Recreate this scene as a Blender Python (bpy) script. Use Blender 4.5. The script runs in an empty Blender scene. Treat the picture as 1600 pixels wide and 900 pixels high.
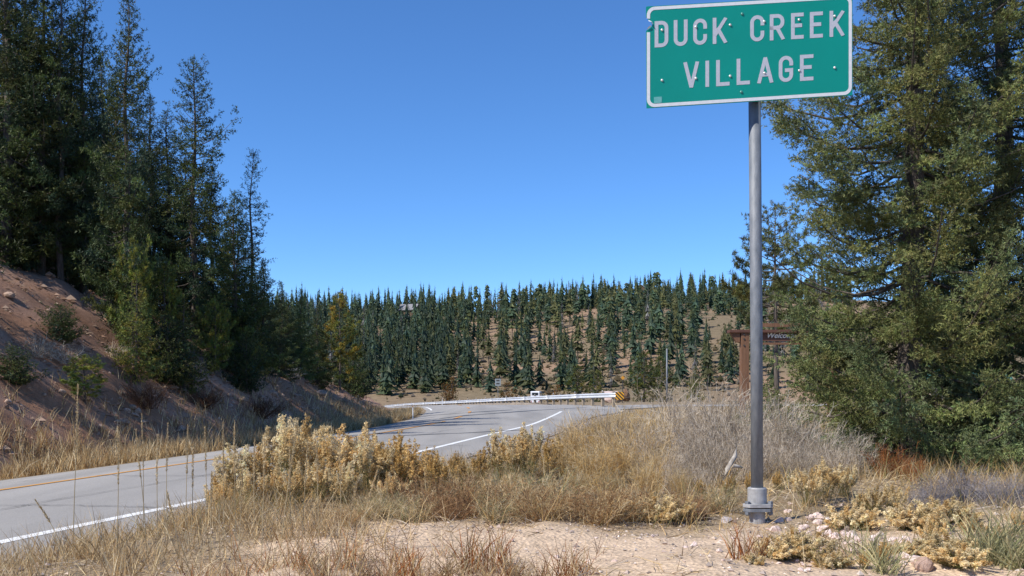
import bpy, math, random
import numpy as np

R = math.radians
sc = bpy.context.scene
col = sc.collection
random.seed(7)

# ------------------------------------------------------------------ camera
F, HZ, CAMZ = 1537.0, 605.0, 0.80          # focal length in px of a 1600 px wide frame, horizon row, eye height
cam = bpy.data.cameras.new('camera')
cam.sensor_width = 36.0
cam.lens = 36.0 * F / 1600.0
cam.shift_y = (HZ - 450.0) / 1600.0
cam.clip_start, cam.clip_end = 0.05, 6000
camo = bpy.data.objects.new('camera', cam)
camo.location = (0, 0, CAMZ)
camo.rotation_euler = (R(90), 0, 0)
col.objects.link(camo)
sc.camera = camo

# ------------------------------------------------------------------ sky, sun, exposure
SUN_DIR = np.array([-0.86, -0.51, 0.0])     # horizontal direction towards the sun
SUN_EL = R(46)
az = math.atan2(SUN_DIR[0], SUN_DIR[1])     # clockwise from +Y
w = bpy.data.worlds.new('World')
sc.world = w
w.use_nodes = True
nt = w.node_tree
nt.nodes.clear()
sky = nt.nodes.new('ShaderNodeTexSky')
sky.sky_type = 'NISHITA'
sky.sun_disc = False
sky.sun_elevation = SUN_EL
sky.sun_rotation = az
sky.altitude = 2600
sky.air_density = 1.05
sky.dust_density = 0.0
sky.ozone_density = 10.0
bg = nt.nodes.new('ShaderNodeBackground')
bg.inputs['Strength'].default_value = 0.15
out = nt.nodes.new('ShaderNodeOutputWorld')
hs = nt.nodes.new('ShaderNodeHueSaturation')
hs.inputs['Saturation'].default_value = 1.06
nt.links.new(sky.outputs[0], hs.inputs['Color'])
nt.links.new(hs.outputs[0], bg.inputs[0])
nt.links.new(bg.outputs[0], out.inputs[0])

sl = bpy.data.lights.new('sun', 'SUN')
sl.energy = 4.7
sl.angle = R(0.53)
sl.color = (1.0, 0.945, 0.86)
so = bpy.data.objects.new('sun', sl)
sv = np.array([SUN_DIR[0] * math.cos(SUN_EL), SUN_DIR[1] * math.cos(SUN_EL), math.sin(SUN_EL)])
so.rotation_euler = (R(90) - SUN_EL, 0, math.atan2(SUN_DIR[1], SUN_DIR[0]) + R(90))
so.location = (-30, -20, 60)
col.objects.link(so)

sc.view_settings.view_transform = 'Standard'
sc.view_settings.look = 'None'
sc.view_settings.gamma = 1
sc.view_settings.exposure = 0.36
sc.cycles.use_denoising = True
sc.cycles.denoiser = 'OPENIMAGEDENOISE'
sc.cycles.denoising_input_passes = 'RGB_ALBEDO_NORMAL'
sc.cycles.denoising_prefilter = 'ACCURATE'
sc.cycles.max_bounces = 6
sc.cycles.transparent_max_bounces = 4

# ------------------------------------------------------------------ helpers
def px2(px, py, d):
    return np.array([(px - 800.0) / F * d, d, CAMZ - (py - HZ) / F * d])

def link(o, parent=None):
    col.objects.link(o)
    if parent is not None:
        o.parent = parent
    return o

def tag(o, label=None, cat=None, group=None, kind=None):
    if label: o['label'] = label
    if cat: o['category'] = cat
    if group: o['group'] = group
    if kind: o['kind'] = kind
    return o

def empty(name, loc=(0, 0, 0), rz=0.0):
    o = bpy.data.objects.new(name, None)
    o.empty_display_size = 0.2
    o.location = [float(v) for v in loc]
    o.rotation_euler = (0, 0, rz)
    return link(o)

def mesh_np(name, V, Fc, mats, midx=None, cols=None, smooth=False):
    """mesh from numpy arrays; Fc is (M,3) or (M,4)"""
    V = np.asarray(V, dtype=np.float32)
    Fc = np.asarray(Fc, dtype=np.int32)
    m = bpy.data.meshes.new(name)
    n, k = Fc.shape
    m.vertices.add(len(V))
    m.vertices.foreach_set('co', V.ravel())
    m.loops.add(n * k)
    m.loops.foreach_set('vertex_index', Fc.ravel())
    m.polygons.add(n)
    m.polygons.foreach_set('loop_start', np.arange(0, n * k, k, dtype=np.int32))
    if midx is not None:
        m.polygons.foreach_set('material_index', np.asarray(midx, dtype=np.int32))
    m.polygons.foreach_set('use_smooth', np.full(n, smooth))
    if cols is not None:
        a = m.color_attributes.new('col', 'FLOAT_COLOR', 'POINT')
        c4 = np.ones((len(V), 4), dtype=np.float32)
        c4[:, :3] = cols
        a.data.foreach_set('color', c4.ravel())
    for mt in (mats if isinstance(mats, (list, tuple)) else [mats]):
        m.materials.append(mt)
    m.update(calc_edges=True)
    m.validate()
    return m

def obj(name, mesh, parent=None, loc=None):
    o = bpy.data.objects.new(name, mesh)
    if loc is not None:
        o.location = [float(v) for v in loc]
    return link(o, parent)

class MB:
    """collects polygons of a hard-surface part and builds one mesh"""
    def __init__(s):
        s.v, s.f = [], []
    def add(s, vs, fs):
        b = len(s.v)
        s.v += [tuple(map(float, v)) for v in vs]
        s.f += [tuple(i + b for i in f) for f in fs]
    def box(s, c, d, M=None):
        x, y, z = d[0] / 2, d[1] / 2, d[2] / 2
        vs = np.array([(-x, -y, -z), (x, -y, -z), (x, y, -z), (-x, y, -z), (-x, -y, z), (x, -y, z), (x, y, z), (-x, y, z)])
        if M is not None:
            vs = vs @ np.asarray(M).T
        s.add(vs + np.asarray(c), [(0, 3, 2, 1), (4, 5, 6, 7), (0, 1, 5, 4), (1, 2, 6, 5), (2, 3, 7, 6), (3, 0, 4, 7)])
    def tube(s, pts, rad, n=12, cap=True):
        pts = np.asarray(pts, float)
        rad = np.broadcast_to(np.asarray(rad, float), (len(pts),))
        V, Fq = tube_np(pts, rad, n)
        b = len(s.v)
        s.add(V, Fq)
        if cap:
            m = len(pts)
            s.f.append(tuple(b + i for i in range(n))[::-1])
            s.f.append(tuple(b + (m - 1) * n + i for i in range(n)))
    def prism(s, poly, y0, y1):
        """polygon in xz extruded along y"""
        n = len(poly)
        s.add([(p[0], y0, p[1]) for p in poly] + [(p[0], y1, p[1]) for p in poly],
              [tuple(range(n)), tuple(range(2 * n - 1, n - 1, -1))] + [(i, i + n, (i + 1) % n + n, (i + 1) % n) for i in range(n)])
    def build(s, name, mat, parent=None, loc=None, smooth=False, bevel=0):
        m = bpy.data.meshes.new(name)
        m.from_pydata(s.v, [], s.f)
        m.materials.append(mat)
        if smooth:
            for p in m.polygons: p.use_smooth = True
        m.update()
        o = obj(name, m, parent, loc)
        if bevel:
            b = o.modifiers.new('bevel', 'BEVEL')
            b.width = bevel
            b.segments = 2
            b.limit_method = 'ANGLE'
        return o

def tube_np(pts, rad, n):
    t = np.gradient(pts, axis=0)
    t /= np.linalg.norm(t, axis=1, keepdims=True) + 1e-9
    ref = np.where(np.abs(t[:, 2:3]) > 0.95, np.array([[1.0, 0, 0]]), np.array([[0, 0, 1.0]]))
    a = np.cross(t, ref); a /= np.linalg.norm(a, axis=1, keepdims=True) + 1e-9
    b = np.cross(t, a)
    ang = np.arange(n) * 2 * np.pi / n
    V = pts[:, None] + rad[:, None, None] * (np.cos(ang)[None, :, None] * a[:, None] + np.sin(ang)[None, :, None] * b[:, None])
    m = len(pts)
    i = np.arange(m - 1)[:, None] * n
    j = np.arange(n)[None]
    k = (j + 1) % n
    Fq = np.stack([i + j, i + k, i + n + k, i + n + j], -1).reshape(-1, 4)
    return V.reshape(-1, 3), Fq

def quads_to_tris(q):
    return np.concatenate([q[:, [0, 1, 2]], q[:, [0, 2, 3]]])

class TB:
    """collects triangle soups with colours"""
    def __init__(s):
        s.V, s.F, s.C, s.n = [], [], [], 0
    def add(s, V, Fc, c):
        V = np.asarray(V, float).reshape(-1, 3)
        if len(V) == 0: return
        Fc = np.asarray(Fc)
        if Fc.shape[1] == 4: Fc = quads_to_tris(Fc)
        s.V.append(V); s.F.append(Fc + s.n)
        c = np.asarray(c, float)
        s.C.append(np.broadcast_to(c, V.shape) if c.ndim == 1 else c)
        s.n += len(V)
    def mesh(s, name, mat):
        return mesh_np(name, np.concatenate(s.V), np.concatenate(s.F), mat, cols=np.concatenate(s.C))

def nrm(v):
    return v / (np.linalg.norm(v, axis=-1, keepdims=True) + 1e-9)

def pick(rng, pal, n, jit=0.18):
    pal = np.asarray(pal, float)
    c = pal[rng.integers(0, len(pal), n)]
    return np.clip(c * (1 + jit * rng.standard_normal((n, 1))), 0.004, 1)

# value noise used by the terrain and by scatterers
_nt = np.random.default_rng(3).random((256, 256))
def vnoise(x, y):
    x = np.asarray(x, float); y = np.asarray(y, float)
    xi, yi = np.floor(x).astype(int), np.floor(y).astype(int)
    fx, fy = x - xi, y - yi
    fx, fy = fx * fx * (3 - 2 * fx), fy * fy * (3 - 2 * fy)
    g = lambda a, b: _nt[a & 255, b & 255]
    return (g(xi, yi) * (1 - fx) + g(xi + 1, yi) * fx) * (1 - fy) + (g(xi, yi + 1) * (1 - fx) + g(xi + 1, yi + 1) * fx) * fy - 0.5
def fbm(x, y, o=4):
    s, a = 0, 1.0
    for i in range(o):
        s = s + a * vnoise(x * 2 ** i + 13.7 * i, y * 2 ** i + 5.1 * i); a *= 0.5
    return s

# ------------------------------------------------------------------ materials
def mat_new(name):
    m = bpy.data.materials.new(name)
    m.use_nodes = True
    n = m.node_tree.nodes
    return m, n, m.node_tree.links, n['Principled BSDF']

def mat_noise(name, c1, c2, scale=8, rough=0.8, metal=0.0, bump=0.0, bscale=60, c3=None, stretch=None, spec=0.5):
    """two-colour noise material with optional bump"""
    m, n, l, p = mat_new(name)
    tc = n.new('ShaderNodeTexCoord')
    src = tc.outputs['Object']
    if stretch:
        mp = n.new('ShaderNodeMapping'); mp.inputs['Scale'].default_value = stretch
        l.new(src, mp.inputs[0]); src = mp.outputs[0]
    t = n.new('ShaderNodeTexNoise'); t.inputs['Scale'].default_value = scale; t.inputs['Detail'].default_value = 6
    l.new(src, t.inputs['Vector'])
    r = n.new('ShaderNodeValToRGB')
    r.color_ramp.elements[0].position = 0.3; r.color_ramp.elements[1].position = 0.7
    r.color_ramp.elements[0].color = (*c1, 1); r.color_ramp.elements[1].color = (*c2, 1)
    if c3:
        e = r.color_ramp.elements.new(0.5); e.color = (*c3, 1)
    l.new(t.outputs['Fac'], r.inputs[0]); l.new(r.outputs[0], p.inputs['Base Color'])
    p.inputs['Roughness'].default_value = rough; p.inputs['Metallic'].default_value = metal
    p.inputs['Specular IOR Level'].default_value = spec
    if bump:
        t2 = n.new('ShaderNodeTexNoise'); t2.inputs['Scale'].default_value = bscale; t2.inputs['Detail'].default_value = 4
        l.new(src, t2.inputs['Vector'])
        b = n.new('ShaderNodeBump'); b.inputs['Strength'].default_value = 1; b.inputs['Distance'].default_value = bump
        l.new(t2.outputs['Fac'], b.inputs['Height']); l.new(b.outputs[0], p.inputs['Normal'])
    return m

def mat_plant(name, trans=0.25, rough=0.75, vary=0.25):
    m, n, l, p = mat_new(name)
    at = n.new('ShaderNodeAttribute'); at.attribute_name = 'col'
    oi = n.new('ShaderNodeObjectInfo')
    mr = n.new('ShaderNodeMapRange'); mr.inputs[3].default_value = 1 - vary; mr.inputs[4].default_value = 1 + vary
    l.new(oi.outputs['Random'], mr.inputs[0])
    hs = n.new('ShaderNodeHueSaturation')
    l.new(mr.outputs[0], hs.inputs['Value']); l.new(at.outputs['Color'], hs.inputs['Color'])
    l.new(hs.outputs[0], p.inputs['Base Color'])
    p.inputs['Roughness'].default_value = rough
    p.inputs['Specular IOR Level'].default_value = 0.25
    if trans:
        tr = n.new('ShaderNodeBsdfTranslucent'); l.new(hs.outputs[0], tr.inputs[0])
        mx = n.new('ShaderNodeMixShader'); mx.inputs[0].default_value = trans
        o = n['Material Output']
        l.new(p.outputs[0], mx.inputs[1]); l.new(tr.outputs[0], mx.inputs[2]); l.new(mx.outputs[0], o.inputs[0])
    return m

def mat_ground():
    m, n, l, p = mat_new('soil')
    at = n.new('ShaderNodeAttribute'); at.attribute_name = 'col'
    tc = n.new('ShaderNodeTexCoord')
    def noise(s, d=6):
        t = n.new('ShaderNodeTexNoise'); t.inputs['Scale'].default_value = s; t.inputs['Detail'].default_value = d
        l.new(tc.outputs['Object'], t.inputs['Vector']); return t
    a, b, c = noise(0.55), noise(9), noise(70, 3)
    def mul(src, fac, lo, hi):
        mr = n.new('ShaderNodeMapRange'); mr.inputs[1].default_value = 0.3; mr.inputs[2].default_value = 0.7
        mr.inputs[3].default_value = lo; mr.inputs[4].default_value = hi
        l.new(fac, mr.inputs[0])
        mx = n.new('ShaderNodeMix'); mx.data_type = 'RGBA'; mx.blend_type = 'MULTIPLY'; mx.inputs[0].default_value = 1
        l.new(src, mx.inputs[6]); l.new(mr.outputs[0], mx.inputs[7]); return mx.outputs[2]
    s = mul(at.outputs['Color'], a.outputs['Fac'], 0.82, 1.15)
    s = mul(s, b.outputs['Fac'], 0.82, 1.16)
    s = mul(s, c.outputs['Fac'], 0.72, 1.22)
    vo = n.new('ShaderNodeTexVoronoi'); vo.inputs['Scale'].default_value = 45
    l.new(tc.outputs['Object'], vo.inputs['Vector'])
    l.new(s, p.inputs['Base Color'])
    p.inputs['Roughness'].default_value = 0.95
    p.inputs['Specular IOR Level'].default_value = 0.15
    ad = n.new('ShaderNodeMath'); ad.operation = 'ADD'
    l.new(b.outputs['Fac'], ad.inputs[0]); l.new(vo.outputs['Distance'], ad.inputs[1])
    bm = n.new('ShaderNodeBump'); bm.inputs['Strength'].default_value = 0.9; bm.inputs['Distance'].default_value = 0.008
    l.new(ad.outputs[0], bm.inputs['Height']); l.new(bm.outputs[0], p.inputs['Normal'])
    return m

def mat_asphalt(name, base):
    m, n, l, p = mat_new(name)
    tc = n.new('ShaderNodeTexCoord')
    mp = n.new('ShaderNodeMapping'); mp.inputs['Scale'].default_value = (1.0, 0.12, 1.0); mp.inputs['Rotation'].default_value = (0, 0, R(10))
    l.new(tc.outputs['Object'], mp.inputs[0])
    t1 = n.new('ShaderNodeTexNoise'); t1.inputs['Scale'].default_value = 0.9; t1.inputs['Detail'].default_value = 5
    l.new(mp.outputs[0], t1.inputs['Vector'])
    t2 = n.new('ShaderNodeTexNoise'); t2.inputs['Scale'].default_value = 110; t2.inputs['Detail'].default_value = 2
    l.new(tc.outputs['Object'], t2.inputs['Vector'])
    m1 = n.new('ShaderNodeMapRange'); m1.inputs[1].default_value = .3; m1.inputs[2].default_value = .7; m1.inputs[3].default_value = 0.82; m1.inputs[4].default_value = 1.13
    l.new(t1.outputs['Fac'], m1.inputs[0])
    m2 = n.new('ShaderNodeMapRange'); m2.inputs[1].default_value = .3; m2.inputs[2].default_value = .7; m2.inputs[3].default_value = 0.8; m2.inputs[4].default_value = 1.2
    l.new(t2.outputs['Fac'], m2.inputs[0])
    mu = n.new('ShaderNodeMath'); mu.operation = 'MULTIPLY'; l.new(m1.outputs[0], mu.inputs[0]); l.new(m2.outputs[0], mu.inputs[1])
    mx = n.new('ShaderNodeMix'); mx.data_type = 'RGBA'; mx.blend_type = 'MULTIPLY'; mx.inputs[0].default_value = 1
    mx.inputs[6].default_value = (*base, 1); l.new(mu.outputs[0], mx.inputs[7])
    l.new(mx.outputs[2], p.inputs['Base Color'])
    p.inputs['Roughness'].default_value = 0.9; p.inputs['Specular IOR Level'].default_value = 0.25
    b = n.new('ShaderNodeBump'); b.inputs['Distance'].default_value = 0.004; l.new(t2.outputs['Fac'], b.inputs['Height']); l.new(b.outputs[0], p.inputs['Normal'])
    return m

def mat_stripes(name):
    m, n, l, p = mat_new(name)
    tc = n.new('ShaderNodeTexCoord')
    mp = n.new('ShaderNodeMapping'); mp.inputs['Rotation'].default_value = (0, R(45), 0)
    l.new(tc.outputs['Object'], mp.inputs[0])
    wv = n.new('ShaderNodeTexWave'); wv.wave_type = 'BANDS'; wv.bands_direction = 'X'; wv.inputs['Scale'].default_value = 1.9
    l.new(mp.outputs[0], wv.inputs['Vector'])
    r = n.new('ShaderNodeValToRGB'); r.color_ramp.interpolation = 'CONSTANT'
    r.color_ramp.elements[0].color = (0.015, 0.013, 0.012, 1); r.color_ramp.elements[1].position = 0.5
    r.color_ramp.elements[1].color = (0.75, 0.36, 0.02, 1)
    l.new(wv.outputs[0], r.inputs[0]); l.new(r.outputs[0], p.inputs['Base Color'])
    p.inputs['Roughness'].default_value = 0.5
    return m

M = dict(
    soil=mat_ground(),
    asphalt=mat_asphalt('asphalt', (0.31, 0.295, 0.275)),
    white_paint=mat_noise('white_paint', (0.66, 0.66, 0.64), (0.82, 0.82, 0.80), 25, 0.7),
    orange_paint=mat_noise('orange_paint', (0.50, 0.24, 0.045), (0.62, 0.30, 0.07), 20, 0.75),
    dark_line=mat_noise('dark_line', (0.05, 0.05, 0.05), (0.10, 0.10, 0.10), 6, 0.6),
    foliage=mat_plant('foliage', 0.25, 0.6, 0.20),
    dry=mat_plant('dry_plant', 0.38, 0.85, 0.14),
    bark=mat_noise('bark', (0.055, 0.042, 0.034), (0.14, 0.115, 0.095), 9, 0.95, 0, 0.02, 14, stretch=(3, 3, 0.6)),
    galv=mat_noise('galvanised_steel', (0.12, 0.135, 0.155), (0.21, 0.225, 0.245), 30, 0.6, 0.15, 0.001, 120, stretch=(1, 1, .35)),
    galv_worn=mat_noise('worn_galvanised_steel', (0.24, 0.24, 0.24), (0.46, 0.46, 0.46), 22, 0.55, 0.3, 0.001, 80),
    rail=mat_noise('rail_steel', (0.55, 0.57, 0.60), (0.70, 0.72, 0.74), 2, 0.45, 0.25),
    wood_post=mat_noise('weathered_wood', (0.22, 0.17, 0.12), (0.36, 0.29, 0.21), 6, 0.9, stretch=(4, 4, .4)),
    green=mat_noise('sign_green', (0.0, 0.235, 0.185), (0.0, 0.26, 0.205), 3, 0.42, spec=0.4),
    sheet_white=mat_noise('sign_white', (0.43, 0.44, 0.49), (0.49, 0.50, 0.545), 60, 0.5),
    border_white=mat_noise('sign_border_white', (0.62, 0.63, 0.645), (0.70, 0.71, 0.72), 40, 0.5),
    rivet=mat_noise('rivet_metal', (0.72, 0.70, 0.66), (0.80, 0.78, 0.74), 40, 0.35, 0.4),
    bolt=mat_noise('dull_bolt', (0.05, 0.20, 0.17), (0.10, 0.26, 0.22), 50, 0.5, 0.3),
    brown=mat_noise('brown_timber', (0.13, 0.062, 0.032), (0.21, 0.105, 0.055), 7, 0.8, 0, 0.004, 30, stretch=(5, 5, .5)),
    brown_dark=mat_noise('dark_brown_board', (0.085, 0.035, 0.022), (0.125, 0.055, 0.035), 9, 0.75),
    cream=mat_noise('cream_paint', (0.72, 0.66, 0.55), (0.80, 0.74, 0.62), 20, 0.7),
    rock=mat_noise('pink_limestone', (0.48, 0.36, 0.31), (0.78, 0.66, 0.60), 2.2, 0.9, 0, 0.0025, 5, c3=(0.64, 0.50, 0.44)),
    rock_grey=mat_noise('grey_rock', (0.30, 0.26, 0.25), (0.50, 0.44, 0.42), 3, 0.9, 0, 0.004, 6),
    rock_brown=mat_noise('brown_rock', (0.10, 0.055, 0.03), (0.20, 0.11, 0.06), 5, 0.9, 0, 0.02, 12),
    stripes=mat_stripes('hazard_stripes'),
    amber=mat_noise('amber_sheet', (0.60, 0.26, 0.02), (0.66, 0.31, 0.03), 20, 0.5),
    dark=mat_noise('dark_metal', (0.03, 0.03, 0.03), (0.06, 0.055, 0.05), 20, 0.6),
    grey=mat_noise('grey_sheet', (0.20, 0.23, 0.24), (0.26, 0.29, 0.30), 10, 0.6),
    van=mat_noise('white_van_paint', (0.70, 0.71, 0.72), (0.78, 0.79, 0.80), 3, 0.35),
    glass=mat_noise('dark_glass', (0.02, 0.025, 0.03), (0.03, 0.04, 0.05), 3, 0.1),
    rubber=mat_noise('rubber', (0.02, 0.02, 0.02), (0.03, 0.03, 0.03), 20, 0.9),
    roof_grey=mat_noise('grey_shingle', (0.17, 0.165, 0.17), (0.25, 0.25, 0.255), 1.5, 0.85),
    log=mat_noise('log_wall', (0.10, 0.06, 0.035), (0.16, 0.10, 0.06), 2, 0.85),
    teal=mat_noise('teal_roof', (0.05, 0.19, 0.17), (0.08, 0.24, 0.21), 4, 0.5),
    deadwood=mat_noise('bleached_wood', (0.22, 0.19, 0.16), (0.52, 0.48, 0.43), 40, 0.9, 0, 0.004, 40),
)

# ------------------------------------------------------------------ terrain
def table(xs, ys, s=2.5):
    g = np.arange(-60, 420, 0.5)
    v = np.interp(g, xs, ys)
    k = np.exp(-0.5 * (np.arange(-20, 21) * 0.5 / s) ** 2); k /= k.sum()
    p = np.convolve(np.pad(v, 20, 'edge'), k, 'valid')
    return lambda y: np.interp(y, g, p)

YEL = table([-60, 9, 13.5, 19.5, 27, 34, 39.4, 52, 64, 76, 88, 107, 125, 145, 170, 200, 420], [-20.5, -8.05, -7.06, -5.78, -4.55, -3.55, -2.85, -2.2, -2.8, -4.4, -6.6, -10.6, -15.3, -21, -30, -42, -140])
WHI = table([-60, 9, 12.5, 19.5, 22.8, 29.3, 36.6, 55.6, 64, 76, 420], [-17.2, -4.72, -3.75, -2.42, -1.8, -.68, .70, 2.85, 3.2, 2.4, -130], 1.8)
ZR = table([-60, 45, 60, 72, 88, 105, 122, 138, 155, 175, 200, 420], [-.62, -.61, -.53, -.47, -.80, -1.18, -1.58, -1.98, -2.4, -3.0, -3.6, -6])
SHO = table([-60, 9, 19.7, 26, 40, 48, 54, 60, 70, 80, 420], [1.1, 1.1, 1.4, 2.0, 1.7, 2.1, 3.5, 3.6, 2.6, 1.7, 1.5], 1.5)
TOP = table([-60, 20, 30, 34, 40, 45, 54, 70, 120, 420], [9.0, 8.2, 7.2, 6.1, 4.0, 2.7, 1.5, 0.9, 0.8, 0.8], 2.0)
COSH = 0.985
LW = 2.7
DROP = 0.085

def sstep(a, b, x):
    t = np.clip((x - a) / (b - a), 0, 1)
    return t * t * (3 - 2 * t)

def edge_r(y):
    return np.where(y < 78, WHI(y) - YEL(y) + SHO(y), 6.9)

def zroad(q, y):
    return ZR(y) + np.where(q < 0, DROP * q, 0.0)

HILLTOP_X = np.array([-900, -300, -90, -20, 20, 58, 90, 300, 900])
HILLTOP_Z = np.array([44, 40, 36, 37.5, 40.5, 45.5, 44.5, 46, 50.])
def H(x, y, detail=True):
    x = np.asarray(x, float); y = np.asarray(y, float)
    yc = np.clip(y, -60, 400)
    q = (x - YEL(yc)) * COSH
    zr = ZR(yc)
    er = edge_r(yc) * COSH
    # left side: ditch, cut slope, plateau
    ql = -q - LW
    rise = 0.84 * np.clip(ql - 1.5, 0, None)
    T = TOP(yc)
    k = 1.2
    rise_s = -k * np.log(np.exp(-rise / k) + np.exp(-T / k)) + 0.0
    rise_s = np.where(ql > 1.5, np.maximum(rise_s, 0), 0)
    plate = 0.16 * np.clip(ql - 1.5 - T / 0.84, 0, 60)
    zl = zr - DROP * LW - 0.12 * sstep(0, 0.8, ql) + rise_s + plate
    # right side: low mound with the sign, open flat further on, falling away behind the rail
    r = q - er
    mound = 0.02 - 0.85 * sstep(2.6, 0.3, y) - 0.10 * sstep(7, 12, y) - 0.25 * sstep(12, 40, y) - 0.12 * sstep(40, 70, y)
    mound = mound + 0.10 * sstep(2.2, 4.5, x) * sstep(9, 4, y)
    mound = mound - 0.004 * np.clip(y - 75, 0, 140) - 0.03 * np.clip(y - 110, 0, 90)
    wdt = 2.6 + 0.02 * np.clip(y, 0, 60)
    zrgt = (zr - 0.03) * (1 - sstep(0, 1, r / wdt)) + mound * sstep(0, 1, r / wdt)
    far = sstep(72, 90, y)
    fall = zr - 0.03 - 0.16 * np.clip(r - 1.6, 0, 18)
    zrgt = zrgt * (1 - far) + np.minimum(np.maximum(fall, mound), zr + .25) * far
    z = np.where(q < -LW, zl, np.where(q > er, zrgt, zroad(q, yc) - 0.05))
    # small relief
    if detail:
        near = np.exp(-np.clip(y - 5, 0, None) / 40)
        off = np.where((q > -LW) & (q < er), 0, sstep(0, 1.0, np.maximum(-q - LW, r)))
        z = z + off * (0.10 * fbm(x * 0.9, y * 0.9) * near + 0.035 * fbm(x * 4, y * 4, 3) * near)
        bank = sstep(1.5, 3.5, ql) * (q < -LW)
        z = z + bank * (0.55 * fbm(x * 0.35 + 9, y * 0.35, 4) + 0.42 * fbm(y * 0.9 - x * 0.35, x * 0.16 + 3, 3) + 0.16 * fbm(x * 2.4, y * 2.4 + 8, 3))
    # far hill
    ht = np.interp(x * 450 / np.maximum(y, 300), HILLTOP_X, HILLTOP_Z)
    t = np.clip((y - 185) / 265, 0, 1)
    hill = -5.0 + (ht + 1) * (0.55 * t + 0.45 * t * t * (3 - 2 * t)) + 6.0 * np.clip(t, 0, 1) * fbm(x * 0.012, y * 0.012, 3) - 0.02 * np.clip(y - 470, 0, 1500)
    m = sstep(165, 215, y)
    z = z * (1 - m) + hill * m
    return z

def spaced(brk):
    o = [brk[0][0]]
    for (a, s0), (b, s1) in zip(brk[:-1], brk[1:]):
        p = a
        while p < b - 1e-6:
            s = s0 + (s1 - s0) * (p - a) / (b - a)
            p = min(b, p + s)
            o.append(p)
    return np.array(o)
gx = spaced([(-1500, 160), (-300, 14), (-60, 2.0), (-25, 0.5), (-9, 0.22), (-4, 0.11), (5, 0.11), (9, 0.3), (25, 1.2), (60, 5), (300, 16), (1500, 160)])
gy = spaced([(-60, 6), (-5, 0.7), (3, 0.11), (8, 0.14), (16, 0.3), (45, 0.5), (90, 1.5), (180, 4), (480, 6), (900, 60), (2500, 200)])
GX, GY = np.meshgrid(gx, gy)
GZ = H(GX, GY)
nx, ny = len(gx), len(gy)
ii = (np.arange(ny - 1)[:, None] * nx + np.arange(nx - 1)[None]).ravel()
gq = np.stack([ii, ii + 1, ii + nx + 1, ii + nx], -1)
# albedo zones of the bare ground
qx = (GX - YEL(np.clip(GY, -60, 400))) * COSH
rr = qx - edge_r(np.clip(GY, -60, 400)) * COSH
C_DIRT = np.array([0.55, 0.415, 0.29]); C_BANK = np.array([0.29, 0.155, 0.092]); C_BANK2 = np.array([0.36, 0.225, 0.165])
C_GRAVEL = np.array([0.30, 0.26, 0.22]); C_HILL = np.array([0.20, 0.155, 0.095]); C_HILL2 = np.array([0.30, 0.20, 0.13]); C_LITTER = np.array([0.27, 0.205, 0.13])
def lerp(a, b, t): return a * (1 - t[..., None]) + b * t[..., None]
gc = np.broadcast_to(C_LITTER, GX.shape + (3,)).copy()
bare = sstep(-1.9, -0.9, GX + 0.5 * fbm(GX * 1.2, GY * 1.2)) * (1 - sstep(5.35, 6.0, GY + 0.6 * fbm(GX * 1.5, GY * 1.5 + 4))) * (1 - sstep(2.6, 3.6, GX))
gc = lerp(gc, np.broadcast_to(C_DIRT, gc.shape), bare)
gc = lerp(gc, np.broadcast_to(C_GRAVEL, gc.shape), sstep(0.9, 0.2, rr) * (rr > 0))
tb = sstep(-0.25, 0.35, .5 * fbm(GX * 0.22 + 3, GY * 0.22, 4) + .7 * fbm(GY * .8 - GX * .3, GX * .12, 4))
bankc = lerp(np.broadcast_to(C_BANK, gc.shape), np.broadcast_to(C_BANK2, gc.shape), tb)
gc = lerp(gc, bankc, sstep(1.2, 2.2, -qx - LW))
hb = sstep(-0.3, 0.4, fbm(GX * 0.03, GY * 0.03, 4))
gc = lerp(gc, lerp(np.broadcast_to(C_HILL, gc.shape), np.broadcast_to(C_HILL2, gc.shape), hb), sstep(90, 160, GY))
ground = obj('ground', mesh_np('ground', np.stack([GX, GY, GZ], -1).reshape(-1, 3), gq, M['soil'], cols=gc.reshape(-1, 3), smooth=True))
tag(ground, 'bare tan roadside dirt rising to brown cut bank and wooded hill', 'ground', kind='structure')

def hit(px, py, dmin=3.0, dmax=600):
    """where the sight line through a picture point meets the ground"""
    d = np.geomspace(dmin, dmax, 4000)
    x = (px - 800) / F * d; z = CAMZ - (py - HZ) / F * d
    g = H(x, d)
    k = np.argmax(z < g)
    if not (z < g).any(): k = len(d) - 1
    return np.array([x[k], d[k], g[k]])

def at(px, d):
    x = (px - 800) / F * d
    return np.array([x, d, float(H(x, d))])

# ------------------------------------------------------------------ road
def strip(name, ys, xl, xr, zf, mat, parent=None, dz=0.0, ncross=2, skirt=0.0):
    ts = np.linspace(0, 1, ncross)
    X = xl[:, None] * (1 - ts) + xr[:, None] * ts
    Y = np.broadcast_to(ys[:, None], X.shape)
    Z = zf(X, Y) + dz
    V = np.stack([X, Y, Z], -1)
    if skirt:
        lo = V[:, [0]].copy(); lo[..., 2] -= skirt; ro = V[:, [-1]].copy(); ro[..., 2] -= skirt
        V = np.concatenate([lo, V, ro], 1)
    n, c = V.shape[:2]
    i = (np.arange(n - 1)[:, None] * c + np.arange(c - 1)[None]).ravel()
    return obj(name, mesh_np(name, V.reshape(-1, 3), np.stack([i, i + 1, i + c + 1, i + c], -1), mat, smooth=False), parent)

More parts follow.
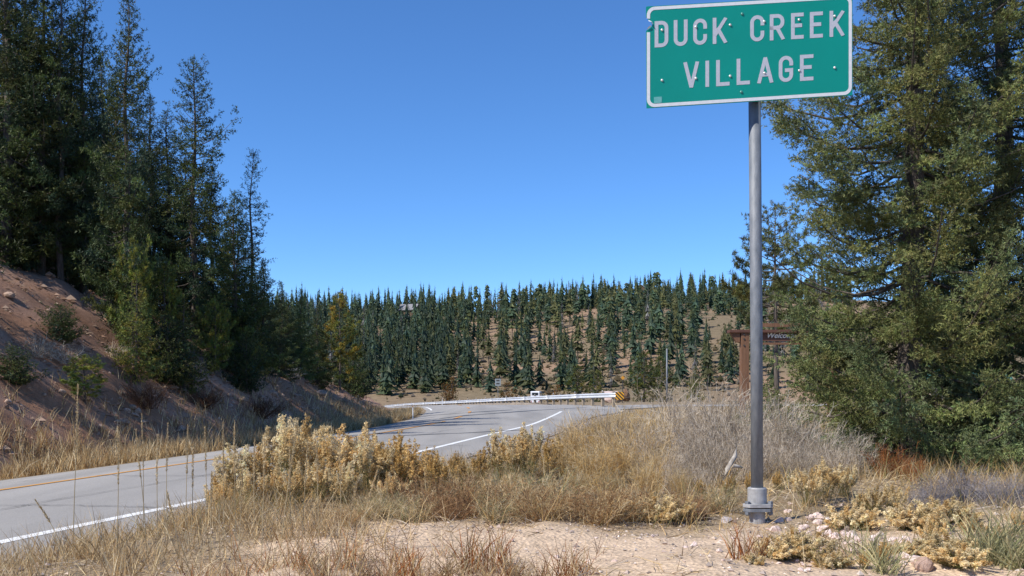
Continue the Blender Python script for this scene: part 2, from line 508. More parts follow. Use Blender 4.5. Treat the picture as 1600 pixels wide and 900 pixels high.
def zroad_xy(X, Y): return zroad((X - YEL(Y)) * COSH, Y)
ys = np.concatenate([np.arange(-30, 90, 0.5), np.arange(90, 200, 1.5)])
road = strip('road', ys, YEL(ys) - LW, YEL(ys) + edge_r(ys), zroad_xy, M['asphalt'], ncross=15, skirt=0.12)
tag(road, 'grey two-lane asphalt road curving round the cut bank', 'road', kind='structure')
def line(name, y0, y1, off, wd, mat, step=0.5, dz=0.004):
    yy = np.arange(y0, y1 + 1e-6, step)
    o = off(yy)
    return strip(name, yy, o - wd / 2, o + wd / 2, zroad_xy, mat, road, dz)
line('edge_line', -25, 55.2, lambda y: WHI(y), 0.155, M['white_paint'])
line('centre_line', -25, 41, lambda y: YEL(y), 0.13, M['orange_paint'])
for a in (44.5, 52.5, 61.5, 70, 79):
    line('centre_dash', a, a + 3.4, lambda y: YEL(y), 0.16, M['orange_paint'])
line('far_edge_line', 74, 190, lambda y: YEL(y) + 5.0, 0.18, M['white_paint'], 1.5)
line('far_edge_line', 64, 190, lambda y: YEL(y) - 2.35, 0.12, M['white_paint'], 1.5)
# side road joining on the right, seen edge-on beyond the brush
sx = np.linspace(2.5, 130, 60)
def side_mid(x): return 64 + 0.16 * np.clip(x - 6, 0, None)
Vs = []
for x in sx:
    wd = 3.6 + 3.0 * math.exp(-max(x - 3, 0) / 3.0)
    for s in np.linspace(-1, 1, 5):
        y = side_mid(x) + s * wd
        Vs.append((x, y, max(float(H(x, y, False)) + 0.035, float(ZR(y)) + 0.006)))
n = len(sx)
i = (np.arange(n - 1)[:, None] * 5 + np.arange(4)[None]).ravel()
side = obj('side_road', mesh_np('side_road', np.array(Vs), np.stack([i, i + 5, i + 6, i + 1], -1), M['asphalt']))
tag(side, 'grey side road leaving at the end of the guardrail', 'road', kind='structure')
# thin dark ribbons lying on the asphalt
def road_ribbon(pts, wd=0.07):
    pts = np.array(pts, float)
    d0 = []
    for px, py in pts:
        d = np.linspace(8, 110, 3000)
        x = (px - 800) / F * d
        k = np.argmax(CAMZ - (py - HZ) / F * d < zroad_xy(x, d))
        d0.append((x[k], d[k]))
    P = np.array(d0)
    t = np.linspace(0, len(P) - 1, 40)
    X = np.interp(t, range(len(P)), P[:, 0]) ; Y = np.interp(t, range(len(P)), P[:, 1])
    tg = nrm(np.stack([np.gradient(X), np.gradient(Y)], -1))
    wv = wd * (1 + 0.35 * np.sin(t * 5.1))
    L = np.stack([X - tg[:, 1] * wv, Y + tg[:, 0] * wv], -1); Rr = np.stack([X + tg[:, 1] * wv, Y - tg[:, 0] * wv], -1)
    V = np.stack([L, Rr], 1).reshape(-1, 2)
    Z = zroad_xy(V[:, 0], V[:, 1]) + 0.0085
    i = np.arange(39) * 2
    obj('dark_ribbon', mesh_np('dark_ribbon', np.column_stack([V, Z]), np.stack([i, i + 2, i + 3, i + 1], -1), M['dark_line']), road)
road_ribbon([(620, 681), (720, 677), (815, 672)], 0.07)
road_ribbon([(690, 654), (760, 647), (840, 641), (915, 637)], 0.16)
road_ribbon([(660, 650), (730, 645), (800, 640.5)], 0.14)

# ------------------------------------------------------------------ place-name sign
sign_xy = np.array([(1183 - 800) / F * 5.82, 5.82])
sz = float(H(*sign_xy)) - 0.01
sign = empty('road_sign', (sign_xy[0], sign_xy[1], sz))
tag(sign, 'green place-name sign reading DUCK CREEK VILLAGE on grey pipe post', 'road sign')
PANEL_Y, PZ = -0.085, CAMZ + (HZ - 80) / F * 5.735 - sz
lean = -0.0085
b = MB(); b.tube([(0, 0, 0.10), (lean * 0.5, 0, 1.2), (lean * 2.3, 0, PZ + 0.27)], 0.0355, 28)
post = b.build('post', M['galv'], sign, smooth=True)
b = MB(); b.tube([(0, 0, 0.115), (0, 0, 0.205), (0, 0, 0.212)], [0.056, 0.056, 0.05], 28); b.build('sleeve', M['galv_worn'], sign, smooth=False)
b = MB(); b.tube([(0, 0, -0.25), (0, 0, 0.075)], [0.050, 0.046], 24); b.build('stub', M['galv_worn'], sign)
def tri_plate(z0, z1, r, rot):
    a = [rot + k * 2 * math.pi / 3 for k in range(3)]
    pts = []
    for t in a:
        for s in (-0.32, 0, 0.32):
            pts.append((r * math.cos(t + s), r * math.sin(t + s)))
    b = MB(); n_ = len(pts)
    b.add([(x, y, z0) for x, y in pts] + [(x, y, z1) for x, y in pts],
          [tuple(range(n_))[::-1], tuple(range(n_, 2 * n_))] + [(i, (i + 1) % n_, (i + 1) % n_ + n_, i + n_) for i in range(n_)])
    return b
tri_plate(0.097, 0.118, 0.092, -0.5).build('upper_flange', M['galv_worn'], sign, bevel=0.002)
tri_plate(0.072, 0.0905, 0.090, -0.5).build('lower_flange', M['galv'], sign, bevel=0.002)
for k in range(3):
    t = -0.5 + k * 2 * math.pi / 3
    b = MB(); c = np.array([0.078 * math.cos(t), 0.078 * math.sin(t), 0])
    b.tube([c + (0, 0, 0.05), c + (0, 0, 0.13)], 0.008, 10)
    b.tube([c + (0, 0, 0.1185), c + (0, 0, 0.133)], 0.016, 6); b.tube([c + (0, 0, 0.056), c + (0, 0, 0.0715)], 0.016, 6)
    b.build('bolt', M['galv'], sign)
# panel: W x HP metres, lower left corner is the origin of (u, v) in millimetres
W, HP, SHEAR = 1.220, 0.590, 0.078
panel_loc = ((1171.5 - 800) / F * 5.735 - sign_xy[0], PANEL_Y, PZ)
def P2(u, v, y):
    x = u / 1000 - W / 2
    return (x, y, v / 1000 - HP / 2 + SHEAR * x)
def panel_prism(b, poly, y0, y1):
    n_ = len(poly)
    b.add([P2(u, v, y0) for u, v in poly] + [P2(u, v, y1) for u, v in poly],
          [tuple(range(n_)), tuple(range(2 * n_ - 1, n_ - 1, -1))] + [(i, i + n_, (i + 1) % n_ + n_, (i + 1) % n_) for i in range(n_)])
b = MB()
panel_prism(b, [(3, 0), (1217, 0), (1220, 3), (1220, 587), (1217, 590), (3, 590), (0, 587), (0, 528), (8, 522), (14, 512), (34, 500), (40, 488), (30, 470), (14, 458), (3, 452), (0, 446)], -0.002, 0.002)
panel = b.build('sign_panel', M['green'], sign, panel_loc)
panel.rotation_euler = (0, 0, R(3))
panel['label'] = 'green rectangular panel with a torn notch in its edge'
def rounded(x0, y0, x1, y1, r, k=8):
    o = []
    for cx, cy, a in ((x1 - r, y0 + r, -90), (x1 - r, y1 - r, 0), (x0 + r, y1 - r, 90), (x0 + r, y0 + r, 180)):
        for j in range(k + 1):
            t = R(a + 90 * j / k); o.append((cx + r * math.cos(t), cy + r * math.sin(t)))
    return o
def dense(p):
    o = []
    for (a, c) in zip(p, p[1:] + p[:1]):
        n_ = max(1, int(math.hypot(a[0] - c[0], a[1] - c[1]) / 12))
        o += [(a[0] + (c[0] - a[0]) * j / n_, a[1] + (c[1] - a[1]) * j / n_) for j in range(n_)]
    return o
ro = rounded(4, 4, 1216, 586, 46); ri = rounded(23, 23, 1197, 567, 30)
RO, RI = [], []
for k in range(len(ro)):
    a0, a1, c0, c1 = ro[k], ro[(k + 1) % len(ro)], ri[k], ri[(k + 1) % len(ri)]
    n_ = max(1, int(math.hypot(a0[0] - a1[0], a0[1] - a1[1]) / 10))
    for j in range(n_):
        t = j / n_
        RO.append((a0[0] + (a1[0] - a0[0]) * t, a0[1] + (a1[1] - a0[1]) * t)); RI.append((c0[0] + (c1[0] - c0[0]) * t, c0[1] + (c1[1] - c0[1]) * t))
b = MB(); n_ = len(RO)
for k in range(n_):
    j = (k + 1) % n_
    if RO[k][0] < 30 and 442 < RO[k][1] < 530: continue
    b.add([P2(*RO[k], -0.0032), P2(*RO[j], -0.0032), P2(*RI[j], -0.0032), P2(*RI[k], -0.0032)], [(0, 1, 2, 3)])
b.build('border', M['border_white'], panel)
# bent lip of torn metal in the notch
b = MB(); b.add([P2(14, 512, -0.004), P2(34, 500, -0.004), P2(41, 487, -0.004), P2(33, 478, -0.016), P2(24, 492, -0.022), P2(12, 500, -0.016)], [(0, 1, 4, 5), (1, 2, 3, 4)])
b.add([P2(3, 454, -0.004), P2(14, 460, -0.004), P2(30, 472, -0.004), P2(24, 476, -0.012), P2(10, 466, -0.012)], [(0, 1, 4), (1, 2, 3, 4)])
b.build('torn_edge', M['border_white'], panel)
# letters as stroked ribbons
def arc(cx, cy, r, a0, a1, n_=7):
    return [(cx + r * math.cos(R(a0 + (a1 - a0) * j / n_)), cy + r * math.sin(R(a0 + (a1 - a0) * j / n_))) for j in range(n_ + 1)]
SW = 21.5
def glyph(ch, w_, h_):
    r = min(w_ * 0.5, h_ * .25)
    if ch == 'D': return [([(0, 0), (0, h_)] + arc(w_ - r, h_ - r, r, 90, 0) + arc(w_ - r, r, r, 0, -90) + [(0, 0)], 1)]
    if ch == 'U': return [([(0, h_)] + arc(r, r, r, 180, 270) + arc(w_ - r, r, r, 270, 360) + [(w_, h_)], 0)]
    if ch == 'C': return [([(w_, h_ * .70)] + arc(w_ - r, h_ - r, r, 0, 90) + arc(r, h_ - r, r, 90, 180) + arc(r, r, r, 180, 270) + arc(w_ - r, r, r, 270, 360) + [(w_, h_ * .30)], 0)]
    if ch == 'G': return [([(w_, h_ * .72)] + arc(w_ - r, h_ - r, r, 0, 90) + arc(r, h_ - r, r, 90, 180) + arc(r, r, r, 180, 270) + arc(w_ - r, r, r, 270, 360) + [(w_, h_ * .44), (w_ * .55, h_ * .44)], 0)]
    if ch == 'K': return [([(0, 0), (0, h_)], 2), ([(w_, h_), (SW * .3, h_ * .36)], 2), ([(w_ * .34, h_ * .56), (w_, 0)], 2)]
    if ch == 'R':
        r2 = h_ * .24
        return [([(0, 0), (0, h_)] + arc(w_ - r2, h_ - r2, r2, 90, 0) + arc(w_ - r2, h_ * .5 + r2 * .9, r2, 0, -90) + [(0, h_ * .475)], 0), ([(w_ * .5, h_ * .47), (w_, 0)], 2)]
    if ch == 'E': return [([(w_, 0), (0, 0), (0, h_), (w_, h_)], 0), ([(0, h_ * .52), (w_ * .82, h_ * .52)], 0)]
    if ch == 'L': return [([(0, h_), (0, 0), (w_, 0)], 0)]
    if ch == 'I': return [([(0, 0), (0, h_)], 0)]
    if ch == 'V': return [([(0, h_), (w_ / 2 - 2, 0)], 2), ([(w_, h_), (w_ / 2 + 2, 0)], 2)]
    if ch == 'A': return [([(0, 0), (w_ / 2 - 2, h_)], 2), ([(w_, 0), (w_ / 2 + 2, h_)], 2), ([(w_ * .22, h_ * .3), (w_ * .78, h_ * .3)], 0)]
def letter(ch, u0, u1, base, cap):
    b = MB()
    w_, h_ = (u1 - u0) - SW, cap - SW
    for si, (pts, mode) in enumerate(glyph(ch, max(w_, 0.01), h_)):
        p = np.array(pts, float) + (u0 + SW / 2, base + SW / 2)
        keep = [0] + [k for k in range(1, len(p)) if np.hypot(*(p[k] - p[k - 1])) > 0.5]
        p = p[keep]
        closed = mode == 1
        if mode != 1:      # ends reach the full cap height
            e0 = nrm(p[0] - p[1]); e1 = nrm(p[-1] - p[-2])
            p[0] = p[0] + e0 * SW / 2 * (1 if abs(e0[1]) > .5 else .9); p[-1] = p[-1] + e1 * SW / 2 * (1 if abs(e1[1]) > .5 else .9)
        L = []
        m_ = len(p)
        for k in range(m_):
            if closed:
                a = p[k] - p[k - 1] if k else p[0] - p[-2]; c = p[k + 1] - p[k] if k < m_ - 1 else p[1] - p[0]
            else:
                a = p[k] - p[k - 1] if k else p[1] - p[0]; c = p[k + 1] - p[k] if k < m_ - 1 else p[-1] - p[-2]
            na = nrm(np.array([-a[1], a[0]])); nc = nrm(np.array([-c[1], c[0]]))
            s = na + nc; s = s / max(0.35, float(s @ na))
            L.append((p[k] + s * SW / 2, p[k] - s * SW / 2))
        if mode == 2:      # trim diagonals flush with the cap line and the baseline
            L = [tuple(np.array([q[0], min(max(q[1], base), base + cap)]) for q in pr) for pr in L]
        y = -0.0031 - 0.0003 * si
        for k in range(m_ - 1):
            A_, B_, C_, D_ = L[k][0], L[k + 1][0], L[k + 1][1], L[k][1]
            b.add([P2(*A_, y), P2(*B_, y), P2(*C_, y), P2(*D_, y), P2(*A_, -0.0022), P2(*B_, -0.0022), P2(*C_, -0.0022), P2(*D_, -0.0022)],
                  [(0, 1, 2, 3), (0, 4, 5, 1), (3, 2, 6, 7)])
    b.build('letter', M['sheet_white'], panel)
for ch, u0, u1 in (('D', 50, 130), ('U', 162, 243), ('C', 276, 357), ('K', 391, 473), ('C', 612, 695), ('R', 728, 814), ('E', 854, 930), ('E', 966, 1044), ('K', 1083, 1169)):
    letter(ch, u0, u1, 349, 152)
for ch, u0, u1 in (('V', 220, 309), ('I', 348, 371), ('L', 411, 491), ('L', 532, 611), ('A', 655, 747), ('G', 781, 866), ('E', 907, 988)):
    letter(ch, u0, u1, 102, 152)
def uv_(zx, zy): return (zx - 110) * 0.91, (707 - (zx - 118) * .0803 - zy) * .897
def dome(b, u, v, y, r, hgt, n_=12):
    c = P2(u, v, y)
    rings = [(r, 0), (r * .92, hgt * .5), (r * .6, hgt * .85), (0.0001, hgt)]
    V = [(c[0] + a * math.cos(k * 2 * math.pi / n_), c[1] - hh, c[2] + a * math.sin(k * 2 * math.pi / n_)) for a, hh in rings for k in range(n_)]
    b.add(V, [(i * n_ + k, i * n_ + (k + 1) % n_, (i + 1) * n_ + (k + 1) % n_, (i + 1) * n_ + k) for i in range(3) for k in range(n_)])
for zx, zy in ((212, 200), (430, 175), (652, 158), (873, 131), (1100, 115), (1333, 86), (212, 525), (430, 508), (652, 490), (875, 466), (1102, 446), (1333, 423)):
    b = MB(); dome(b, *uv_(zx, zy), -0.0040, 0.0075, 0.005); b.build('rivet', M['rivet'], panel, smooth=True)
for zx, zy in ((730, 85), (725, 592)):
    b = MB(); dome(b, *uv_(zx, zy), -0.0022, 0.009, 0.006, 6); b.build('mounting_bolt', M['bolt'], panel)
b = MB(); panel_prism(b, [(46, 26), (92, 26), (92, 62), (46, 62)], -0.0034, -0.0021)
sticker_mat = mat_noise('sticker', (0.10, 0.36, 0.33), (0.16, 0.42, 0.40), 60, 0.5)
b.build('sticker', sticker_mat, panel)
for z in (PZ - 0.17, PZ + 0.17):
    b = MB(); b.box((lean * 2, -0.058, z), (0.07, 0.045, 0.03)); b.build('bracket', M['galv'], sign)

# ------------------------------------------------------------------ guardrail
RP = np.array([px2(px, 631, d)[:2] for px, d in ((966, 63.2), (952, 64.6), (925, 67.5), (890, 72.5), (850, 79.5), (810, 88), (760, 104), (720, 121), (680, 138), (640, 156), (600, 178))])
_seg = np.r_[0, np.cumsum(np.hypot(*np.diff(RP, axis=0).T))]
_ss = np.arange(0, _seg[-1], 0.25)
_rx, _ry = np.interp(_ss, _seg, RP[:, 0]), np.interp(_ss, _seg, RP[:, 1])
_k = np.exp(-0.5 * (np.arange(-24, 25) * 0.25 / 2.2) ** 2); _k /= _k.sum()
def _sm(v):
    e = np.r_[2 * v[0] - v[24:0:-1], v, 2 * v[-1] - v[-2:-26:-1]]
    return np.convolve(e, _k, 'valid')
_rx, _ry = _sm(_rx), _sm(_ry)
def rail_at(s):
    x, y = np.interp(s, _ss, _rx), np.interp(s, _ss, _ry)
    z = CAMZ - (np.interp(y, [62, 72, 88, 105, 122, 138, 156, 178], [630.5, 631.5, 633, 634, 635, 636, 637.2, 640]) - HZ) / F * y
    return np.stack([x, y, z], -1)
rail = empty('guardrail', rail_at(0.0))
rail0 = rail_at(0.0)
tag(rail, 'long silver steel guardrail on wooden posts along the road bend', 'guardrail')
SECT = [(0.0, -0.155), (0.035, -0.15), (0.082, -0.11), (0.082, -0.075), (0.03, -0.03), (0.0, 0.0), (0.03, 0.03), (0.082, 0.075), (0.082, 0.11), (0.035, 0.15), (0.0, 0.155)]
LEN = float(_ss[-1])
def frame(s):
    p = rail_at(s); t = nrm(rail_at(s + .2) - rail_at(s - .2)); n_ = np.stack([t[..., 1], -t[..., 0]], -1)   # towards the road on the left
    n_ = -n_
    n_ = np.where((n_[..., :1] * -1.0 + n_[..., 1:] * -0.4) < 0, -n_, n_)
    return p, n_
s0 = 0.0
while s0 < LEN - 2:
    s1 = min(s0 + 7.62, LEN - .5)
    ss = np.linspace(s0, s1 + 0.05, 7)
    p, nn = frame(ss)
    V = []
    for k in range(len(ss)):
        for (o_, z_) in SECT:
            V.append((p[k, 0] + nn[k, 0] * (o_ + .12), p[k, 1] + nn[k, 1] * (o_ + .12), p[k, 2] + 0.55 + z_))
    c = len(SECT)
    i = (np.arange(len(ss) - 1)[:, None] * c + np.arange(c - 1)[None]).ravel()
    o = obj('rail_beam', mesh_np('rail_beam', np.array(V) - rail0, np.stack([i, i + 1, i + c + 1, i + c], -1), M['rail'], smooth=True), rail)
    sm = o.modifiers.new('thickness', 'SOLIDIFY'); sm.thickness = 0.006
    s0 += 7.62
b = MB(); b.box((0, 0, 0.15), (0.17, 0.20, 1.3)); pm = b.build('post', M['wood_post'], rail, bevel=0.01)
b = MB(); b.box((0, 0, 0), (0.03, 0.05, 0.10)); rm = b.build('reflector', M['van'], rail)
s = 0.8; k = 0
while s < LEN:
    p, nn = frame(np.array([s])); p, nn = p[0] - rail0, nn[0]
    o = pm if k == 0 else pm.copy()
    if k: link(o, rail)
    o.location = (p[0] - nn[0] * .02, p[1] - nn[1] * .02, p[2] + 0.02 * math.sin(k * 2.3)); o.rotation_euler = (0, 0, math.atan2(nn[1], nn[0]))
    if k % 3 == 1:
        o = rm if k == 1 else rm.copy()
        if k > 1: link(o, rail)
        o.location = (p[0], p[1], p[2] + 0.86)
    s += 1.9; k += 1
b = MB(); b.box((0, 0, 0), (0.54, 0.03, 0.50)); o = b.build('striped_end_marker', M['stripes'], rail, (0.05, -0.35, 0.50)); o['label'] = 'black and orange diagonal stripes on the rail end'

# ------------------------------------------------------------------ conifers
def needles(tb, rng, P, D, tl, k, ln, wd, colr, spread=0.9, sc_=1.0):
    """k spiky triangles along each twig"""
    T = len(P)
    a = rng.random((T, k, 1))
    base = P[:, None] + D[:, None] * (tl[:, None, None] * a)
    rv = rng.standard_normal((T, k, 3))
    rv = nrm(rv - (rv * D[:, None]).sum(-1, keepdims=True) * D[:, None])
    dr = nrm(D[:, None] * 0.55 + rv * spread)
    sc_ = np.broadcast_to(np.asarray(sc_, float), (T,))[:, None, None]
    sd = nrm(np.cross(dr, rng.standard_normal((T, k, 3)))) * wd * sc_
    l = ln * (0.7 + 0.6 * rng.random((T, k, 1))) * sc_
    V = np.stack([base - sd, base + sd, base + dr * l], 2).reshape(-1, 3)
    c = np.repeat(colr, k * 3, axis=0)
    tb.add(V, np.arange(len(V)).reshape(-1, 3), c)

def conifer(name, seed, Ht, Rd, z0=0.4, nbr=160, sub_sp=0.10, twig_sp=0.08, tl=0.08, k=6, ln=0.03, wd=0.004, pal=None, droop=0.5, pw=0.85, dead=0.04,
            mode='spruce', gap=0.0, trunk_r=None, el=(-0.25, 0.75), wood=True, lop=None, sides=8, jag=0.3, bw=0.62, tipf=0.35, lowr=0.62, clump=0.0, nt=20, tpow=0.92):
    """returns (trunk mesh with limbs, crown mesh)"""
    rng = np.random.default_rng(seed)
    tr = TB(); cr = TB()
    zs = np.linspace(0, Ht, 14)
    wob = Ht * 0.006
    path = np.column_stack([wob * np.sin(zs * 1.3 + seed), wob * np.cos(zs * 0.9 + seed), zs - 0.3 * (zs == 0)])
    r0 = trunk_r or Ht * 0.017
    V, Fq = tube_np(path, r0 * (1 - zs / Ht) ** 0.9 + 0.006, sides)
    tr.add(V, Fq, (1, 1, 1))
    Ps, Ds, Ls, Cs, Ss = [], [], [], [], []
    pal = np.asarray(pal, float)
    clump0, nt0 = clump, nt
    ang = rng.random() * 6
    sect = rng.random(9) * 2 - 1
    for i in range(nbr):
        t = (i + rng.random()) / nbr
        t = t ** tpow
        z = z0 + (Ht - z0) * t * 0.985
        ang += 2.39996 + rng.normal() * 0.35
        if rng.random() < gap * (1 - t): continue
        prof = (1 - t) ** pw * min(1.0, lowr + 2.6 * t)
        if mode == 'pine': prof = min(1.0, 0.5 + 1.6 * t) * (1 - t ** 2.2) ** 0.8
        irr = 1 + jag * (sect[int(t * 4)] * math.sin(ang * 2 + seed) + 0.5 * math.sin(t * 23 + seed))
        L = max(0.07 * Rd, Rd * prof * (0.70 + 0.45 * rng.random()) * irr)
        if lop is not None: L *= lop(ang, t)
        e = el[0] + (el[1] - el[0]) * t ** 1.3 + rng.normal() * 0.10
        n_ = 9
        s = np.linspace(0, 1, n_)
        dirh = np.array([math.cos(ang), math.sin(ang), 0]); per = np.array([-dirh[1], dirh[0], 0])
        bend = rng.normal() * 0.12
        dz = L * (math.tan(e) * s - droop * 0.32 * np.sin(np.pi * s) + 0.16 * s ** 3)
        pts = np.array([np.interp(z, zs, path[:, 0]), np.interp(z, zs, path[:, 1]), z]) + dirh * (L * s)[:, None] + per * (L * bend * s ** 2)[:, None]
        pts[:, 2] += dz
        isdead = rng.random() < dead * (1.6 - t)
        if wood:
            V, Fq = tube_np(pts[::2], (0.05 * r0 + 0.010 * L) * (1 - 0.8 * s[::2]), 4)
            tr.add(V, Fq, (1, 1, 1))
        if isdead: continue
        # branchlets
        cb = pal[rng.integers(len(pal))] * np.clip(1 + 0.18 * rng.normal(), .6, 1.5)
        if clump0:
            kf = min(1.0, max(0.38, L / (0.62 * Rd))); clump = clump0 * kf; nt = max(6, int(nt0 * kf ** 1.4))
            m_ = max(2, int(round(L / clump * 1.55)))
            sj = 1 - (np.arange(m_) + 0.8 * rng.random(m_)) / m_ * 0.86
            B = np.column_stack([np.interp(sj, s, pts[:, j]) for j in range(3)])
            tg = nrm(np.column_stack([np.interp(sj, s, np.gradient(pts[:, j])) for j in range(3)]))
            lat = nrm(np.cross(tg, [0, 0, 1.0]))
            sg = np.where(np.arange(m_) % 2 == 0, 1.0, -1.0)
            B = B + lat * (sg * np.minimum(0.30 * L * (1.05 - sj), 1.6 * clump) * rng.random(m_))[:, None]
            B[:, 2] -= 0.15 * clump * rng.random(m_)
            ax_ = nrm(tg + lat * (sg * 0.45)[:, None] + 0.25 * rng.standard_normal((m_, 3)) + [0, 0, -0.15 * droop])
            g = rng.standard_normal((m_, nt, 3)); 
            al = rng.uniform(-0.5, 0.75, (m_, nt, 1)) * clump * (0.8 + .4 * rng.random((m_, 1, 1)))
            rd = clump * 0.185 * (1.1 - np.abs(al) / clump * .9)
            P = B[:, None] + ax_[:, None] * al + g * rd * np.array([1, 1, 0.55])
            P[..., 2] -= 0.5 * droop * np.hypot(g[..., 0], g[..., 1]) * rd[..., 0]
            D = nrm(ax_[:, None] * 0.9 + g * np.array([.55, .55, .30]) + 0.25 * rng.standard_normal((m_, nt, 3)))
            P = P.reshape(-1, 3); D = D.reshape(-1, 3)
            tsc = 1 - tipf * t ** 1.5
            cn = np.clip(1 + .16 * rng.standard_normal((m_, 1, 1)), .6, 1.5)
            cc_ = np.broadcast_to(cb * cn * (1 + 0.14 * rng.standard_normal((m_, nt, 1))), (m_, nt, 3)).reshape(-1, 3) * (1 + 0.06 * rng.standard_normal((m_ * nt, 3)))
            Ps.append(P); Ds.append(D); Ls.append(tsc * tl * (0.6 + 0.8 * rng.random(len(P)))); Ss.append(np.full(len(P), tsc)); Cs.append(np.clip(cc_, .006, 1))
            continue
        m_ = max(3, int(L * 0.9 / sub_sp))
        if mode == 'pine':
            sj = 1 - 0.55 * rng.random(m_) ** 1.3
        else:
            sj = 0.10 + 0.90 * (np.arange(m_) + rng.random(m_)) / m_
        B = np.column_stack([np.interp(sj, s, pts[:, j]) for j in range(3)])
        tg = nrm(np.column_stack([np.interp(sj, s, np.gradient(pts[:, j])) for j in range(3)]))
        side = np.where(np.arange(m_) % 2 == 0, 1.0, -1.0)[:, None]
        th = 0.75 + 0.45 * rng.random((m_, 1))
        d = nrm(tg * np.cos(th) + np.cross(tg, [0, 0, 1.0]) * side * np.sin(th) + np.array([0, 0, -0.30 * droop]) + 0.22 * rng.standard_normal((m_, 3)))
        l = bw * np.minimum(0.42 * L, (0.10 + 0.42 * (1 - sj)) * L) * (0.6 + 0.7 * rng.random(m_)) + tl * .5
        q_ = max(1, int(math.ceil(l.max() / twig_sp)))
        a = (np.arange(q_)[None] + rng.random((m_, q_))) * twig_sp
        ok = a < l[:, None] + twig_sp * .3
        P = B[:, None] + d[:, None] * a[..., None]
        P[..., 2] -= droop * 0.35 * a ** 2 / (l.max() + 1e-6)
        D = nrm(d[:, None] + 0.75 * rng.standard_normal((m_, q_, 3)) + np.array([0, 0, 0.05]))
        if mode == 'pine': D = nrm(D + np.array([0, 0, 0.55]))
        P = P[ok]; D = D[ok]
        tsc = 1 - tipf * t ** 1.5
        Ps.append(P); Ds.append(D); Ls.append(tsc * tl * (0.6 + 0.8 * rng.random(len(P)))); Ss.append(np.full(len(P), tsc))
        Cs.append(np.clip(cb * (1 + 0.20 * rng.standard_normal((len(P), 1))) * (1 + 0.08 * rng.standard_normal((len(P), 3))), 0.006, 1))
    P = np.concatenate(Ps); D = np.concatenate(Ds)
    needles(cr, rng, P, D, np.concatenate(Ls), k, ln, wd, np.concatenate(Cs), 1.0 if mode == 'pine' else 0.8, np.concatenate(Ss))
    # leader
    n2 = 10
    P = np.column_stack([np.full(n2, path[-1, 0]), np.full(n2, path[-1, 1]), Ht - np.linspace(0, 1, n2) * Ht * 0.05])
    needles(cr, rng, P, nrm(rng.standard_normal((n2, 3)) * .3 + [0, 0, 1]), np.full(n2, tl * (1 - tipf)), k, ln, wd, pick(rng, pal, n2), 0.8, 1 - tipf)
    tm = mesh_np(name + '_trunk', np.concatenate(tr.V), np.concatenate(tr.F), M['bark'], smooth=True)
    return tm, cr.mesh(name + '_crown', M['foliage'])

def plant_tree(name, meshes, loc, sc_=(1, 1, 1), rz=0.0, label=None, cat='tree', group=None):
    e = empty(name, loc, rz); e.scale = sc_
    obj('trunk', meshes[0], e); obj('crown', meshes[1], e)
    return tag(e, label, cat, group)

OLIVE = [(0.150, 0.170, 0.062), (0.140, 0.168, 0.068), (0.168, 0.180, 0.062), (0.128, 0.160, 0.074), (0.170, 0.174, 0.060)]
DARK = [(0.050, 0.072, 0.026), (0.066, 0.088, 0.026), (0.040, 0.066, 0.036), (0.085, 0.096, 0.028)]
LIT = [(0.085, 0.120, 0.034), (0.110, 0.138, 0.036), (0.065, 0.105, 0.040)]
YELLOW = [(0.21, 0.175, 0.030), (0.16, 0.155, 0.030), (0.25, 0.18, 0.030), (0.10, 0.12, 0.030)]
TEALG = [(0.040, 0.066, 0.034), (0.050, 0.074, 0.032), (0.034, 0.058, 0.036), (0.070, 0.080, 0.027)]

# the two spruces beyond the sign post
mA = conifer('near_spruce', 11, 10.0, 1.95, 0.10, 250, 0.030, 0.044, 0.075, 9, 0.036, 0.0052, OLIVE, 0.45, 0.66, 0.06, gap=0.04, trunk_r=0.13, sides=12, jag=0.16, el=(-.16, .75), lowr=.95, tipf=.1,
             clump=0.36, nt=78, tpow=1.12, lop=lambda a, t: 0.72 if (0.11 < t < 0.19 and math.cos(a + 0.6 - math.pi) > 0.55) else 1.0)
pa = at(1428, 10.6)
plant_tree('spruce_tree', mA, pa, (1, 1, 1), 0.6, 'olive spruce with bare grey lower twigs behind the green sign')
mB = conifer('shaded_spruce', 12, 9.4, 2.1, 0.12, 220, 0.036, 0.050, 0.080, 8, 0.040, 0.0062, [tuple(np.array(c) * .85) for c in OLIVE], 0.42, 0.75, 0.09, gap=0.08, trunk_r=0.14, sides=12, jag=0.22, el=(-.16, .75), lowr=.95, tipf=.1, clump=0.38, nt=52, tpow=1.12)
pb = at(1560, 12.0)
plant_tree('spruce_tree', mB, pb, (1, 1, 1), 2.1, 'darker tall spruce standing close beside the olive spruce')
# ponderosa beside the welcome sign
mP = conifer('sign_pine', 15, 5.3, 1.45, 2.2, 64, 0.075, 0.10, 0.10, 18, 0.13, 0.0085, [(0.10, 0.105, 0.028), (0.085, 0.095, 0.030), (0.12, 0.115, 0.03)], 0.2, 1, 0.05, mode='pine', trunk_r=0.09, el=(-0.1, 0.6))
pp = at(1212, 30.0)
plant_tree('pine_tree', mP, pp, (1, 1, (px2(1212, 322, 30.0)[2] - pp[2]) / 5.3), 1.0, 'open-branched yellow-green pine above the wooden welcome sign')

